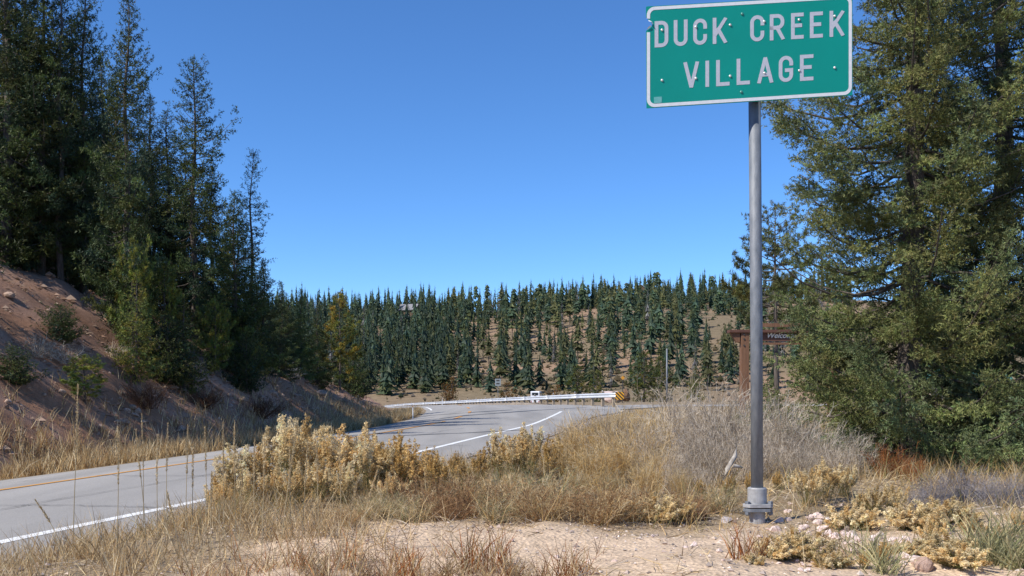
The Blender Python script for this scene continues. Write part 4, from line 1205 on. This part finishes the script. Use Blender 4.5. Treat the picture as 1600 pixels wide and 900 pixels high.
# rubble on the cut bank
gv = TB(); N = 6000
Y = rng.uniform(14, 62, N); X = YEL(Y) - LW - 1.8 - rng.random(N) ** .8 * 9.5
Z = H(X, Y); S = rng.gamma(1.3, 0.022, len(X)) + .012
ov = octv[None] * (1 + .35 * rng.standard_normal((N, 5, 3)))
V = ov * S[:, None, None] + np.stack([X, Y, Z + S * .2], -1)[:, None]
gv.add(V, (octf[None] + np.arange(N)[:, None, None] * 5).reshape(-1, 3), np.repeat(pick(rng, [(.28, .17, .115), (.36, .24, .17), (.20, .12, .08), (.42, .30, .22)], N), 5, 0))
tag(obj('bank_rubble', gv.mesh('bank_rubble', mat_stone)), 'loose stony rubble over the cut bank face', 'rubble', kind='stuff')

# ------------------------------------------------------------------ dry plants
def blades(tb, rng, P, hgt, wd, dirv, bend, colr):
    """curved ribbons: P base, dirv unit direction, bend sideways droop"""
    n_ = len(P)
    sd = nrm(np.cross(dirv, rng.standard_normal((n_, 3)))) * wd[:, None]
    hz = dirv.copy(); hz[:, 2] = 0; hz = nrm(hz + 1e-4 * rng.standard_normal((n_, 3)))
    m1 = P + dirv * (hgt * .55)[:, None] + hz * (bend * hgt * .12)[:, None]
    tp = P + dirv * hgt[:, None] + hz * (bend * hgt * .55)[:, None] - np.array([0, 0, 1]) * (bend * hgt * .25)[:, None]
    V = np.stack([P - sd, P + sd, m1 - sd * .75, m1 + sd * .75, tp], 1)
    f = np.array([(0, 1, 3), (0, 3, 2), (2, 3, 4)])
    tb.add(V.reshape(-1, 3), (f[None] + np.arange(n_)[:, None, None] * 5).reshape(-1, 3), np.repeat(colr, 5, 0))
def fan(rng, n_, spread, up=1.0):
    d = rng.standard_normal((n_, 3)); d[:, 2] = 0
    d = d * spread; d[:, 2] = up
    return nrm(d)
STRAW = [(0.50, 0.37, 0.19), (0.58, 0.46, 0.27), (0.42, 0.29, 0.14), (0.64, 0.53, 0.34)]
FLUFF = [(0.68, 0.51, 0.255), (0.74, 0.59, 0.33), (0.60, 0.42, 0.185), (0.78, 0.65, 0.41)]
GOLD = [(0.56, 0.38, 0.15), (0.48, 0.31, 0.11), (0.64, 0.47, 0.22)]
GREENL = [(0.16, 0.17, 0.055), (0.22, 0.20, 0.07), (0.12, 0.14, 0.055)]
GREYT = [(0.45, 0.375, 0.285), (0.58, 0.50, 0.40), (0.29, 0.225, 0.16), (0.68, 0.60, 0.49)]
RUST = [(0.30, 0.11, 0.035), (0.38, 0.16, 0.05), (0.24, 0.10, 0.045)]
DKBR = [(0.11, 0.055, 0.03), (0.16, 0.08, 0.045)]
def soft(rng, tb, C, size, k, colr):
    """k small random flakes round each centre"""
    n_ = len(C)
    o = rng.standard_normal((n_, k, 3)) * size[:, None, None]
    c = C[:, None] + o
    e = rng.standard_normal((n_, k, 3, 3)) * 0.0082
    V = (c[:, :, None] + e).reshape(-1, 3)
    tb.add(V, np.arange(len(V)).reshape(-1, 3), np.repeat(colr, k * 3, 0))
def rabbitbrush(seed, h, n_, spread, fluff=FLUFF, plume=.30, dens_=1.0, leafy=1.0):
    r = np.random.default_rng(seed)
    st, lf, fl = TB(), TB(), TB()
    base = np.zeros((n_, 3)); base[:, :2] = r.standard_normal((n_, 2)) * .05 * h / .7
    d = fan(r, n_, spread); hh = h * (0.62 + .42 * r.random(n_)) * (1.05 - .25 * np.hypot(d[:, 0], d[:, 1]))
    blades(st, r, base, hh, np.full(n_, .0024), d, r.random(n_) * .15, pick(r, [(.30, .24, .12), (.24, .20, .09), (.36, .30, .17)], n_))
    # leaves along the stems
    k = int(46 * leafy)
    if k:
        t = .15 + .60 * r.random((n_, k, 1)); P = (base[:, None] + d[:, None] * hh[:, None, None] * t).reshape(-1, 3)
        dl = nrm(np.repeat(d, k, 0) * .9 + .55 * r.standard_normal((n_ * k, 3)))
        blades(lf, r, P, .04 + .04 * r.random(n_ * k), np.full(n_ * k, .0022), dl, r.random(n_ * k), pick(r, GREENL + STRAW[:1], n_ * k))
    # each stem ends in a conical plume of fluffy heads
    q_ = int(30 * dens_)
    f = r.random((n_, q_)) ** .8
    P = base[:, None] + d[:, None] * (hh[:, None] * (1 - plume * f))[..., None]
    P = P + r.standard_normal((n_, q_, 3)) * (0.004 + 0.024 * f * (0.7 + .6 * r.random((n_, 1))))[..., None] * h / .7
    cs = np.repeat(pick(r, fluff, n_, .10), q_, 0) * (1 + .10 * r.standard_normal((n_ * q_, 1)))
    P = P.reshape(-1, 3)
    soft(r, fl, P, np.full(len(P), .0085), 11, np.clip(cs, 0, .9))
    return st.mesh('stems', M['dry']), (lf.mesh('leaves', M['dry']) if k else None), fl.mesh('flower_heads', M['dry'])
def twiggy(seed, h, n_, spread, pal=GREYT, lean_=0.0):
    r = np.random.default_rng(seed)
    st, tw = TB(), TB()
    base = np.zeros((n_, 3)); base[:, :2] = r.standard_normal((n_, 2)) * .11 * h
    d = fan(r, n_, spread); d = nrm(d + np.array([lean_, 0, 0])); hh = h * (0.55 + .5 * r.random(n_))
    blades(st, r, base, hh, .003 + .0038 * r.random(n_), d, r.normal(size=n_) * .3, pick(r, pal, n_))
    k = 9
    t = .30 + .68 * r.random((n_, k, 1)); P = (base[:, None] + d[:, None] * hh[:, None, None] * t).reshape(-1, 3)
    dl = nrm(np.repeat(d, k, 0) + .62 * r.standard_normal((n_ * k, 3)) + [0, 0, .1])
    L = (.10 + .20 * r.random(n_ * k)) * h
    cc = pick(r, pal, n_ * k)
    blades(tw, r, P, L, np.full(n_ * k, .0025), dl, r.normal(size=n_ * k) * .3, cc)
    P2_ = np.repeat(P + dl * (L * .6)[:, None], 2, 0)
    blades(tw, r, P2_, np.repeat(L, 2) * .5, np.full(len(P2_), .0017), nrm(np.repeat(dl, 2, 0) + .5 * r.standard_normal((len(P2_), 3))), np.zeros(len(P2_)), np.repeat(cc, 2, 0))
    return st.mesh('stems', M['dry']), tw.mesh('twigs', M['dry'])
def shrub(name, parts, loc, s, rz, label, group=None, names=('stems', 'leaves', 'flower_heads'), sw=1.0):
    e = empty(name, loc, rz); e.scale = (s * sw, s * sw, s)
    for nm, me in zip(names, parts):
        if me: obj(nm, me, e)
    return tag(e, label, 'shrub', group)
RB = [rabbitbrush(101, .75, 26, .24), rabbitbrush(102, .75, 24, .28), rabbitbrush(103, .70, 28, .34), rabbitbrush(104, .72, 26, .24, GOLD, .42, .9, 1.3), rabbitbrush(105, .45, 40, .70, FLUFF, .35, .7)]
TW = [twiggy(111, 1.0, 70, .55), twiggy(112, 1.0, 64, .48, lean_=.25), twiggy(113, 1.0, 70, .6, [(.30, .27, .27), (.38, .35, .35), (.24, .21, .21)])]
DK = twiggy(114, .5, 60, .8, DKBR); GD = twiggy(115, .8, 90, .35, STRAW + GOLD, .1); RU = twiggy(116, .7, 60, .35, RUST)
def put(name, parts, h0, px, d, ytop, sw, label, group=None, twigs=False, rz=None):
    p = at(px, d); p[2] -= .015
    s = (CAMZ + (HZ - ytop) / F * d - p[2]) / h0
    shrub(name, parts, p, s, px * .61 if rz is None else rz, label, group, ('stems', 'twigs') if twigs else ('stems', 'leaves', 'flower_heads'), sw)
G1 = 'fluffy pale rabbitbrush in front of the road'
for px, d, yt, v, sw in ((372, 7.0, 698, 0, .9), (410, 7.3, 670, 1, .9), (452, 7.0, 655, 0, .9), (478, 7.6, 645, 2, .9), (390, 6.5, 735, 0, .9), (462, 6.4, 722, 1, .9), (540, 6.5, 725, 0, .9), (610, 6.5, 735, 2, .9), (348, 6.8, 742, 1, .9), (565, 7.9, 662, 1, .9), (520, 7.2, 668, 1, 1.0), (545, 7.7, 676, 2, .9), (355, 7.5, 735, 2, 1), (500, 6.7, 712, 2, .9), (430, 6.6, 725, 1, .9), (575, 6.9, 690, 0, 1.0), (590, 7.6, 675, 1, .9)):
    put('rabbitbrush_shrub', RB[v], (.75, .75, .70, .72, .45)[v], px, d, yt, sw, 'cream fluffy-headed rabbitbrush in the tall clump beside the road', G1)
for px, d, yt in ((618, 7.4, 676), (640, 7.0, 690), (668, 7.3, 700), (684, 7.0, 706), (600, 7.0, 700)):
    put('rabbitbrush_shrub', RB[3], .72, px, d, yt, .95, 'golden narrow rabbitbrush at the end of the tall clump', 'golden rabbitbrush at the end of the clump')
for px, d, yt, v, sw in ((780, 8.2, 672, 0, .85), (812, 8.0, 662, 1, .85), (836, 8.6, 668, 0, .85), (752, 8.3, 700, 3, 1.0), (725, 7.8, 718, 3, 1.0), (868, 8.3, 682, 3, 1.0), (712, 8.6, 706, 3, .9)):
    put('rabbitbrush_shrub', RB[v], (.75, .75, .70, .72, .45)[v], px, d, yt, sw, 'slender pale rabbitbrush in the thin middle clump', 'rabbitbrush of the thin middle clump')
for px, d, yt, v, sw in ((1000, 5.95, 772, 4, 1.1), (1040, 5.9, 760, 4, 1.1)):
    put('rabbitbrush_shrub', RB[v], .45, px, d, yt, sw, 'low round yellow rabbitbrush at the edge of the dirt', 'low rabbitbrush at the edge of the dirt')
for px, d, yt, v, sw in ((1262, 6.4, 728, 2, .95), (1290, 6.6, 715, 1, 1.0), (1318, 6.8, 722, 2, 1.0)):
    put('rabbitbrush_shrub', RB[v], (.75, .75, .70, .72, .45)[v], px, d, yt, sw, 'yellow-green rabbitbrush just past the sign post', 'rabbitbrush past the sign post')
for px, d, yt, v, sw in ((1366, 6.0, 755, 2, .9), (1394, 6.1, 752, 2, .95), (1350, 6.2, 762, 4, 1.0)):
    put('rabbitbrush_shrub', RB[v], (.75, .75, .70, .72, .45)[v], px, d, yt, sw, 'tan fluffy rabbitbrush behind the pink rock heap', 'rabbitbrush behind the rock heap')
for px, d, yt, v, sw in ((1175, 7.0, 735, 3, 1), (1140, 6.9, 742, 3, 1), (1215, 7.2, 735, 3, 1), (1095, 7.0, 748, 3, 1)):
    put('rabbitbrush_shrub', RB[v], .72, px, d, yt, sw, 'olive rabbitbrush in front of the grey brush by the post', 'olive rabbitbrush by the post')
for px, d, yt, v, sw in ((1215, 4.25, 828, 4, 1.3), (1262, 4.3, 815, 4, 1.2), (1480, 4.4, 822, 4, 1.5), (1430, 4.35, 838, 4, 1.4), (1530, 4.6, 835, 4, 1.4), (1380, 4.2, 845, 3, 1.0), (1350, 4.15, 862, 3, 1.0)):
    put('rabbitbrush_shrub', RB[v], (.75, .75, .70, .72, .45)[v], px, d, yt, sw, 'tawny rabbitbrush rooted below the pink rock heap', 'rabbitbrush below the rock heap')
# grey twiggy brush behind the post
G2 = 'grey twiggy brush behind the sign'
for k, (px, d, yt, v, sw) in enumerate(((1040, 9.0, 612, 1, .9), (1080, 9.6, 596, 0, .9), (1120, 9.2, 592, 1, .95), (1150, 8.6, 602, 0, 1), (1200, 8.8, 606, 1, .95), (1235, 9.0, 622, 0, .9), (1270, 8.6, 638, 0, 1), (1300, 8.3, 668, 0, .9), (1325, 8.6, 680, 1, .9), (970, 8.9, 640, 0, .8), (1060, 8.0, 668, 1, .9),
                                        (1110, 7.9, 658, 0, .9), (1160, 7.8, 662, 1, .95), (1215, 7.9, 668, 0, 1), (1000, 8.2, 668, 1, .9), (1040, 7.4, 705, 1, .9), (1090, 7.3, 700, 0, .9), (1000, 9.6, 632, 0, .8), (1180, 10.2, 612, 0, .8), (1255, 7.8, 690, 0, .8))):
    lb = ('upright' if v == 0 else 'leaning') + ' leafless grey brush ' + ('next to the straw-coloured brush' if px < 1050 else 'round the bleached branch' if px < 1165 else 'right behind the sign post' if px < 1240 else 'under the first spruce branches')
    put('twiggy_shrub', TW[v], 1.0, px, d, yt + 13 * math.sin(px * 1.7 + d), sw * .92, lb, 'grey brush: ' + lb.split('brush ')[1] + ', ' + lb.split()[0], True, rz=.2 * math.sin(px))
G3 = 'straw-coloured brush by the road shoulder'
for px, d, yt, sw in ((1015, 8.6, 648, .9), (1030, 7.8, 692, .9), (1010, 7.2, 715, 1), (1062, 6.9, 728, .9), (900, 9.2, 650, .9), (930, 9.6, 640, .9), (960, 9.0, 648, .9), (885, 8.2, 690, .9), (925, 8.0, 688, 1), (965, 8.2, 678, 1), (985, 9.8, 636, .9), (850, 8.2, 720, 1), (800, 7.5, 735, 1), (760, 7.3, 745, 1), (905, 7.2, 730, 1), (950, 7.0, 728, 1), (700, 7.2, 745, 1)):
    put('straw_shrub', GD, .8, px, d, yt, sw, 'straw-coloured brushy shrub between road shoulder and grey brush', G3, True, rz=px * .3)
G4 = 'thin grey twigs below the spruces'
for px, d, yt, sw in ((1470, 6.6, 728, .9), (1510, 6.8, 718, .9), (1545, 6.5, 728, 1), (1585, 6.6, 730, 1), (1440, 6.3, 752, 1)):
    put('twiggy_shrub', TW[2], 1.0, px, d, yt, sw, 'bare silver-grey twig bush at the foot of the spruces', G4, True)
put('rust_shrub', RU, .7, 1390, 8.4, 694, 1.2, 'rust-brown dry shrub under the spruce branches', twigs=True)
put('rust_shrub', RU, .7, 1425, 8.0, 712, 1.1, 'brown dry shrub next to the rust-brown shrub', twigs=True)
put('dead_shrub', DK, .5, 905, 6.1, 766, .9, 'dark brown dead shrub at the edge of the dirt', twigs=True)
put('dead_shrub', DK, .5, 1100, 6.0, 792, .8, 'small dark dead shrub near the sign post foot', twigs=True)
# pale dead branch leaning in the brush
p = at(1136, 7.6)
b = MB(); q_ = lambda px, py: px2(px, py, 7.6) - p
b.tube([(0, 0, -.05), q_(1130, 752), q_(1137, 733), q_(1149, 712), q_(1151, 692)], [.020, .018, .021, .017, .008], 8)
e = empty('dead_branch', p); b.build('limb', M['deadwood'], e, smooth=True)
b = MB(); b.tube([q_(1137, 733), q_(1146, 727), q_(1160, 731)], [.016, .018, .008], 8); b.build('broken_stub', M['deadwood'], e, smooth=True)
tag(e, 'bleached broken branch caught in the grey brush', 'branch')

# ------------------------------------------------------------------ tall seed stalks
r = np.random.default_rng(8)
def stalk(h, lean_, seed):
    r = np.random.default_rng(seed); st, hd = TB(), TB()
    z = np.linspace(0, 1, 7); pts = np.column_stack([lean_ * h * z ** 1.4, .03 * h * np.sin(z * 3 + seed), h * z])
    V, Fq = tube_np(pts, .0024 * (1 - .5 * z), 5); st.add(V, Fq, (.52, .43, .27))
    n_ = 240; t = 1 - .42 * r.random(n_) ; C = np.column_stack([np.interp(t, z, pts[:, k]) for k in range(3)])
    rad = .0028 * np.sin(np.clip((1 - t) / .42, .02, 1) * 2.6)
    C[:, :2] += r.standard_normal((n_, 2)) * rad[:, None]
    blades(hd, r, C, np.full(n_, .013), np.full(n_, .0011), nrm(r.standard_normal((n_, 3)) * .35 + [lean_, 0, 1]), np.zeros(n_), pick(r, STRAW, n_))
    return st.mesh('stem', M['dry']), hd.mesh('seed_head', M['dry'])
for k, (x0, y0, x1, y1, d) in enumerate(((118, 855, 118, 602, 4.6), (183, 880, 182, 668, 4.5), (222, 800, 222, 648, 5.4), (226, 850, 214, 672, 4.9), (246, 860, 248, 680, 4.8), (262, 830, 262, 662, 5.2), (292, 862, 292, 664, 5.0), (300, 850, 300, 700, 5.0),
                                         (321, 840, 320, 668, 5.3), (348, 870, 350, 660, 4.9), (367, 855, 368, 658, 5.0), (398, 850, 398, 686, 5.1), (330, 870, 330, 738, 4.6), (410, 880, 412, 690, 4.7), (438, 880, 466, 655, 4.8), (470, 880, 482, 690, 4.8),
                                         (497, 870, 496, 690, 5.0), (540, 880, 560, 745, 4.6), (455, 850, 452, 700, 5.2), (100, 832, 54, 782, 4.9), (372, 880, 378, 740, 4.5), (532, 850, 531, 690, 5.2), (280, 870, 262, 768, 4.6), (560, 850, 590, 735, 4.8))):
    p = hit(x0, y0) if False else at(x0, d)
    tip = px2(x1, y1, d); h = tip[2] - p[2]
    m = stalk(h, (tip[0] - p[0]) / h, 300 + k)
    e = empty('grass_stalk', p); obj('stem', m[0], e); obj('seed_head', m[1], e)
    tag(e, 'tall straw-coloured seed stalk standing out of the grass' if abs(tip[0] - p[0]) < .08 else 'slanting straw-coloured seed stalk in the grass', 'plant', 'tall seed stalks in the roadside grass')

# ------------------------------------------------------------------ grass
def grass(name, label, N, xf, dens_f, hr, pal, wd=.0022, spread=.35, clump=0, seed=1):
    r = np.random.default_rng(seed); tb = TB()
    P = xf(r, N)
    keep_ = r.random(len(P)) < dens_f(P[:, 0], P[:, 1])
    P = P[keep_]
    if clump:
        P = np.repeat(P, clump, 0) + np.c_[r.standard_normal((len(P) * clump, 2)) * .035, np.zeros(len(P) * clump)]
    z = H(P[:, 0], P[:, 1]); P = np.column_stack([P[:, 0], P[:, 1], z - .005])
    n_ = len(P); h = r.uniform(*hr, n_) * (0.6 + .6 * r.random(n_))
    dd = fan(r, n_, spread)
    blades(tb, r, P, h, np.full(n_, wd) * (0.6 + .8 * r.random(n_)), dd, r.random(n_) ** 2 * .6, pick(r, pal, n_, .22))
    return tag(obj(name, tb.mesh(name, M['dry'])), label, 'grass', kind='stuff')
def box_xy(x0, x1, y0, y1): return lambda r, n_: np.column_stack([r.uniform(x0, x1, n_), r.uniform(y0, y1, n_), np.zeros(n_)])
def rside(x, y): return (x - YEL(y)) * COSH - edge_r(y) * COSH
grass('grass', 'dry straw grass along the near road shoulder', 6200, box_xy(-4.5, -.2, 3.6, 9), lambda x, y: sstep(.25, .8, rside(x, y)) * np.clip(sstep(-.3, -1.3, x) * 1.2, 0, 1) * np.clip(.5 + 1.7 * fbm(x * 1.5, y * 1.5), .10, 1), (.07, .25), STRAW + [(.30, .20, .10), (.44, .30, .16)], .0017, .40, 9, 21)
grass('grass', 'mixed tawny grass among the dry bushes', 3800, box_xy(-2.5, 5.5, 5.5, 11.5), lambda x, y: sstep(.3, .9, rside(x, y)) * sstep(5.25, 5.75, y + .35 * fbm(x * 2, y * 2) - .5 * sstep(1.2, 1.6, x)) * np.clip(.5 + 1.2 * fbm(x * 1.2 + 5, y * 1.2), .1, 1), (.10, .30), STRAW + GOLD[:2] + [(.32, .21, .11), (.26, .24, .10)], .0018, .45, 8, 22)
grass('grass', 'sparse reddish grass tufts on the bare dirt', 330, box_xy(-1.3, 1.6, 3.7, 4.7), lambda x, y: np.clip(1.8 * fbm(x * 2.2 + 2, y * 2.2) + .12 + .5 * sstep(.2, -.6, x), 0, 1), (.06, .19), RUST + STRAW + [(.34, .24, .17), (.28, .20, .15)], .0016, .55, 14, 23)
grass('grass', 'tawny tufts round the rocks', 260, box_xy(1.2, 3.4, 3.9, 5.4), lambda x, y: np.clip(.3 + 1.3 * fbm(x * 2, y * 2 + 9), 0, 1), (.06, .20), STRAW + GREENL, .0016, .5, 12, 24)
grass('grass', 'dry grass on the flat beyond the brush', 5200, box_xy(1, 30, 10, 58), lambda x, y: sstep(.4, 1.2, rside(x, y)) * np.clip(.5 + fbm(x * .5, y * .5), 0, 1), (.15, .45), STRAW + GOLD, .006, .4, 7, 25)
def left_xy(r, n_):
    y = r.uniform(12, 62, n_); q_ = LW + .25 + r.gamma(1.6, .62, n_)
    return np.column_stack([YEL(y) - q_, y, np.zeros(n_)])
grass('grass', 'tan grass fringe at the foot of the cut bank', 9000, left_xy, lambda x, y: np.clip(.65 + 1.2 * fbm(x * .6, y * .6), .1, 1), (.22, .62), STRAW + [(.30, .21, .10), (.24, .15, .075), (.36, .22, .09)], .0065, .28, 7, 26)

# reddish tufts standing singly on the dirt
def tuft(seed, pal, n_=46, h=.22, spread=.35):
    r = np.random.default_rng(seed); tb = TB()
    P = np.zeros((n_, 3)); P[:, :2] = r.standard_normal((n_, 2)) * .03
    blades(tb, r, P, h * (.4 + .7 * r.random(n_)), np.full(n_, .0021), fan(r, n_, spread), r.random(n_) * .5, pick(r, pal, n_, .2))
    return tb.mesh('grass_tuft', M['dry'])
TF = [tuft(401, RUST + STRAW[:1]), tuft(402, RUST + STRAW, 60), tuft(403, [(.34, .22, .13), (.26, .17, .10)] + STRAW[:2], 70, .18, .6)]
for px, d, h, v in ((640, 4.15, .22, 0), (622, 4.3, .20, 1), (700, 4.2, .20, 2), (735, 4.35, .26, 0), (757, 4.3, .24, 1), (778, 4.5, .25, 0), (805, 4.2, .17, 2), (850, 4.15, .17, 1), (880, 4.2, .21, 0), (905, 4.1, .16, 1), (565, 4.2, .20, 2), (540, 4.4, .22, 1),
                    (600, 4.05, .15, 2), (665, 4.05, .16, 2), (760, 4.05, .15, 2), (720, 4.05, .14, 2), (500, 4.15, .18, 2), (820, 4.05, .13, 2), (1160, 4.2, .22, 0), (1185, 4.25, .16, 1), (470, 4.3, .20, 1), (790, 4.1, .18, 1)):
    o = obj('grass_tuft', TF[v], None, at(px, d)); k = h / .22; o.scale = (k, k, k); o.rotation_euler = (0, 0, px)
    tag(o, ('rust-red upright grass tuft on the bare dirt', 'rust and straw grass tuft on the bare dirt', 'brown spreading grass tuft on the bare dirt')[v], 'grass tuft', ('rust-red tufts on the dirt', 'rust and straw tufts on the dirt', 'brown tufts on the dirt')[v])
# low dry scrub edging the dirt
LSV = [twiggy(117, .5, 60, .6, STRAW[:2] + [(.34, .20, .09), (.28, .16, .08), (.40, .26, .13)]), twiggy(118, .5, 60, .6, STRAW + [(.36, .33, .20), (.27, .27, .13)]), twiggy(119, .5, 55, .7, [(.30, .17, .08), (.38, .22, .11), (.22, .13, .07)])]
for px, d, yt in ((640, 5.7, 772), (672, 6.0, 750), (706, 5.7, 768), (738, 6.0, 745), (772, 5.7, 765), (806, 6.0, 742), (838, 5.7, 760), (868, 5.9, 745), (935, 5.8, 752), (610, 5.9, 762), (580, 5.8, 772), (965, 5.9, 745), (1075, 6.0, 760), (540, 5.6, 785), (655, 6.4, 735), (720, 6.5, 728), (790, 6.4, 730), (855, 6.5, 722), (1125, 6.2, 752)):
    v_ = int(px * 7.3) % 3
    lb = ('low tangled straw-brown scrub', 'low tangled olive-straw scrub', 'low tangled russet scrub')[v_] + (' by the tall rabbitbrush clump' if px < 690 else ' between rabbitbrush clump and dead shrub' if px < 880 else ' near the dark dead shrub' if px < 1000 else ' close to the sign post')
    put('low_scrub', LSV[v_], .5, px, d, yt, 1.25, lb, lb.replace('low tangled ', ''), True)

# brush filling the lower ground by the rocks
for px, d, yt, v, sw in ((1500, 4.15, 838, 4, 1.5), (1455, 4.7, 806, 2, .9), (1520, 4.9, 800, 2, .9), (1565, 4.6, 815, 2, .9), (1590, 5.2, 790, 1, .9), (1300, 4.15, 850, 4, 1.3), (1240, 4.6, 822, 3, .8), (1405, 4.5, 838, 4, 1.2), (1180, 4.1, 858, 4, 1.1), (1100, 4.05, 878, 4, 1.1), (1330, 5.6, 775, 4, 1.2), (1420, 5.6, 772, 4, 1.3), (1475, 5.7, 765, 4, 1.3)):
    put('rabbitbrush_shrub', RB[v], (.75, .75, .70, .72, .45)[v], px, d, yt, sw, 'straw and olive rabbitbrush crowding the lower edge of the rocks', 'rabbitbrush crowding the rocks')
GT = tuft(404, [(.25, .25, .12), (.34, .32, .17), (.44, .38, .20), (.30, .30, .17)], 90, .22, .5)
for px, d, h in ((1530, 4.5, .26), (1560, 4.3, .28), (1585, 4.6, .30), (1598, 4.2, .24), (1380, 4.05, .20), (1360, 4.3, .20)):
    o = obj('grass_tuft', GT, None, at(px, d)); k = h / .22; o.scale = (k * 1.2, k * 1.2, k); o.rotation_euler = (0, 0, px)
    tag(o, 'pale green weed tuft among the bushes below the rocks', 'grass tuft', 'green weeds below the rocks')
# matted litter of fallen stems
grass('plant_litter', 'matted fallen stems and litter under the dry plants', 5200, box_xy(-4.2, 5.0, 3.7, 8.5), lambda x, y: sstep(.3, .9, rside(x, y)) * np.clip(.25 + .9 * sstep(5.0, 5.6, y) + .8 * sstep(-.8, -1.6, x) + fbm(x * 1.7 + 2, y * 1.7), .03, 1), (.05, .16), STRAW + [(.30, .22, .14), (.44, .38, .31), (.22, .15, .09)], .0019, 3.0, 5, 31)
# gravel spilling over the pavement edge
gv = TB(); r = np.random.default_rng(32); N = 5000
Y = r.uniform(6, 45, N) ; X = YEL(Y) + edge_r(Y) + r.normal(size=N) * .22 + .05
q_ = (X - YEL(Y)) * COSH
Z = np.where(q_ < edge_r(Y) * COSH, zroad(q_, Y), H(X, Y)); S = r.gamma(2.0, .005, N) + .004
V = octv[None] * (1 + .35 * r.standard_normal((N, 5, 3))) * S[:, None, None] + np.stack([X, Y, Z + S * .3], -1)[:, None]
gv.add(V, (octf[None] + np.arange(N)[:, None, None] * 5).reshape(-1, 3), np.repeat(pick(r, [(.40, .34, .28), (.32, .27, .23), (.50, .43, .36)], N), 5, 0))
tag(obj('shoulder_gravel', gv.mesh('shoulder_gravel', mat_stone)), 'loose gravel spilling over the ragged pavement edge', 'gravel', kind='stuff')

# loose rocks, dead twigs and needle litter on the cut bank
rng = np.random.default_rng(61)
bank_rock = [rock_mesh('rock', 120 + k, mat_noise('bank_rock', (.24, .15, .10), (.46, .34, .27), 2.5, .9, 0, .01, 5)) for k in range(3)]
for k in range(46):
    px = rng.uniform(5, 520); y0 = np.interp(px, [0, 345, 560], [690, 668, 640]); y1 = np.interp(px, [0, 120, 300, 450, 560], [450, 470, 540, 585, 612])
    put_rock(px, y1 + (y0 - y1) * rng.random() ** .8, rng.uniform(7, 17), 'rough brown rock lying on the shaded cut bank', 'rocks on the cut bank', bank_rock[k % 3], flat=.7)
for px, py, yt, lb in ((60, 560, 520, 'bare dead twigs high on the open bank'), (100, 570, 535, 'bare dead twigs above the round pine bush'), (230, 640, 590, 'dead brown brush low on the shaded bank'), (320, 640, 600, 'dead brown brush below the pale scree'),
                       (448, 592, 562, 'bare silvery twigs on the bank beside the small green fir'), (410, 655, 612, 'dry brown brush at the foot of the scree'), (180, 560, 530, 'small dead twigs in the middle of the bank')):
    p = hit(px, py); s_ = (py - yt) / F * p[1] / .5
    shrub('dead_shrub', DK if 'brown' in lb else twiggy(int(px), .5, 45, .9, GREYT), p, s_, px, lb, None, ('stems', 'twigs'), 1.2)
def bank_xy(r, n_):
    y = r.uniform(14, 62, n_); return np.column_stack([YEL(y) - LW - 1.6 - r.random(n_) * 9, y, np.zeros(n_)])
grass('plant_litter', 'brown needle litter and small sticks over the cut bank', 7000, bank_xy, lambda x, y: np.clip(.5 + 1.4 * fbm(x * .8, y * .8), .05, 1), (.06, .26), [(.20, .11, .06), (.30, .18, .10), (.40, .29, .19), (.14, .09, .05)], .010, 3.0, 3, 62)

# low brush and stones over the far hillside
gv = TB(); r = np.random.default_rng(71); N = 9000
Y = r.uniform(195, 470, N); X = (r.uniform(420, 1330, N) - 800) / F * Y
kp = r.random(N) < np.clip(.55 + 1.5 * fbm(X * .05, Y * .05 + 2), .1, 1); X, Y = X[kp], Y[kp]; N = len(X)
S = r.gamma(2.0, .17, N) + .10
V = octv[None] * (1 + .4 * r.standard_normal((N, 5, 3))) * S[:, None, None] + np.stack([X, Y, H(X, Y) + S * .25], -1)[:, None]
gv.add(V, (octf[None] + np.arange(N)[:, None, None] * 5).reshape(-1, 3), np.repeat(pick(r, [(.12, .11, .05), (.20, .15, .08), (.28, .22, .13), (.09, .10, .05), (.34, .27, .20)], N), 5, 0))
tag(obj('hill_brush', gv.mesh('hill_brush', M['dry'])), 'low scrub and stones speckling the far hillside', 'brush', kind='stuff')
# fine cracks in the asphalt
def crack(x0, y0, x1, y1, seed, wd=.010):
    r = np.random.default_rng(seed); n_ = 60; t = np.linspace(0, 1, n_)
    wv = np.cumsum(r.standard_normal(n_)) * .035; wv -= t * wv[-1]
    d = nrm(np.array([x1 - x0, y1 - y0])); X = x0 + (x1 - x0) * t - d[1] * wv; Y = y0 + (y1 - y0) * t + d[0] * wv
    w_ = wd * (.5 + r.random(n_))
    V = np.stack([np.stack([X - d[1] * w_, Y + d[0] * w_], -1), np.stack([X + d[1] * w_, Y - d[0] * w_], -1)], 1).reshape(-1, 2)
    i = np.arange(n_ - 1) * 2
    obj('crack', mesh_np('crack', np.column_stack([V, zroad_xy(V[:, 0], V[:, 1]) + .0125]), np.stack([i, i + 2, i + 3, i + 1], -1), M['dark_line']), road)
for k, y in enumerate((11.5, 15.5, 19.0, 24.0, 30.0, 37.0)):
    crack(float(YEL(y)) - 2.4, y + .4, float(WHI(y)) + .6, y - .3, 500 + k, .006 + .0003 * y)
crack(float(YEL(9)) + 1.7, 9, float(YEL(34)) + 1.9, 34, 520, .007)
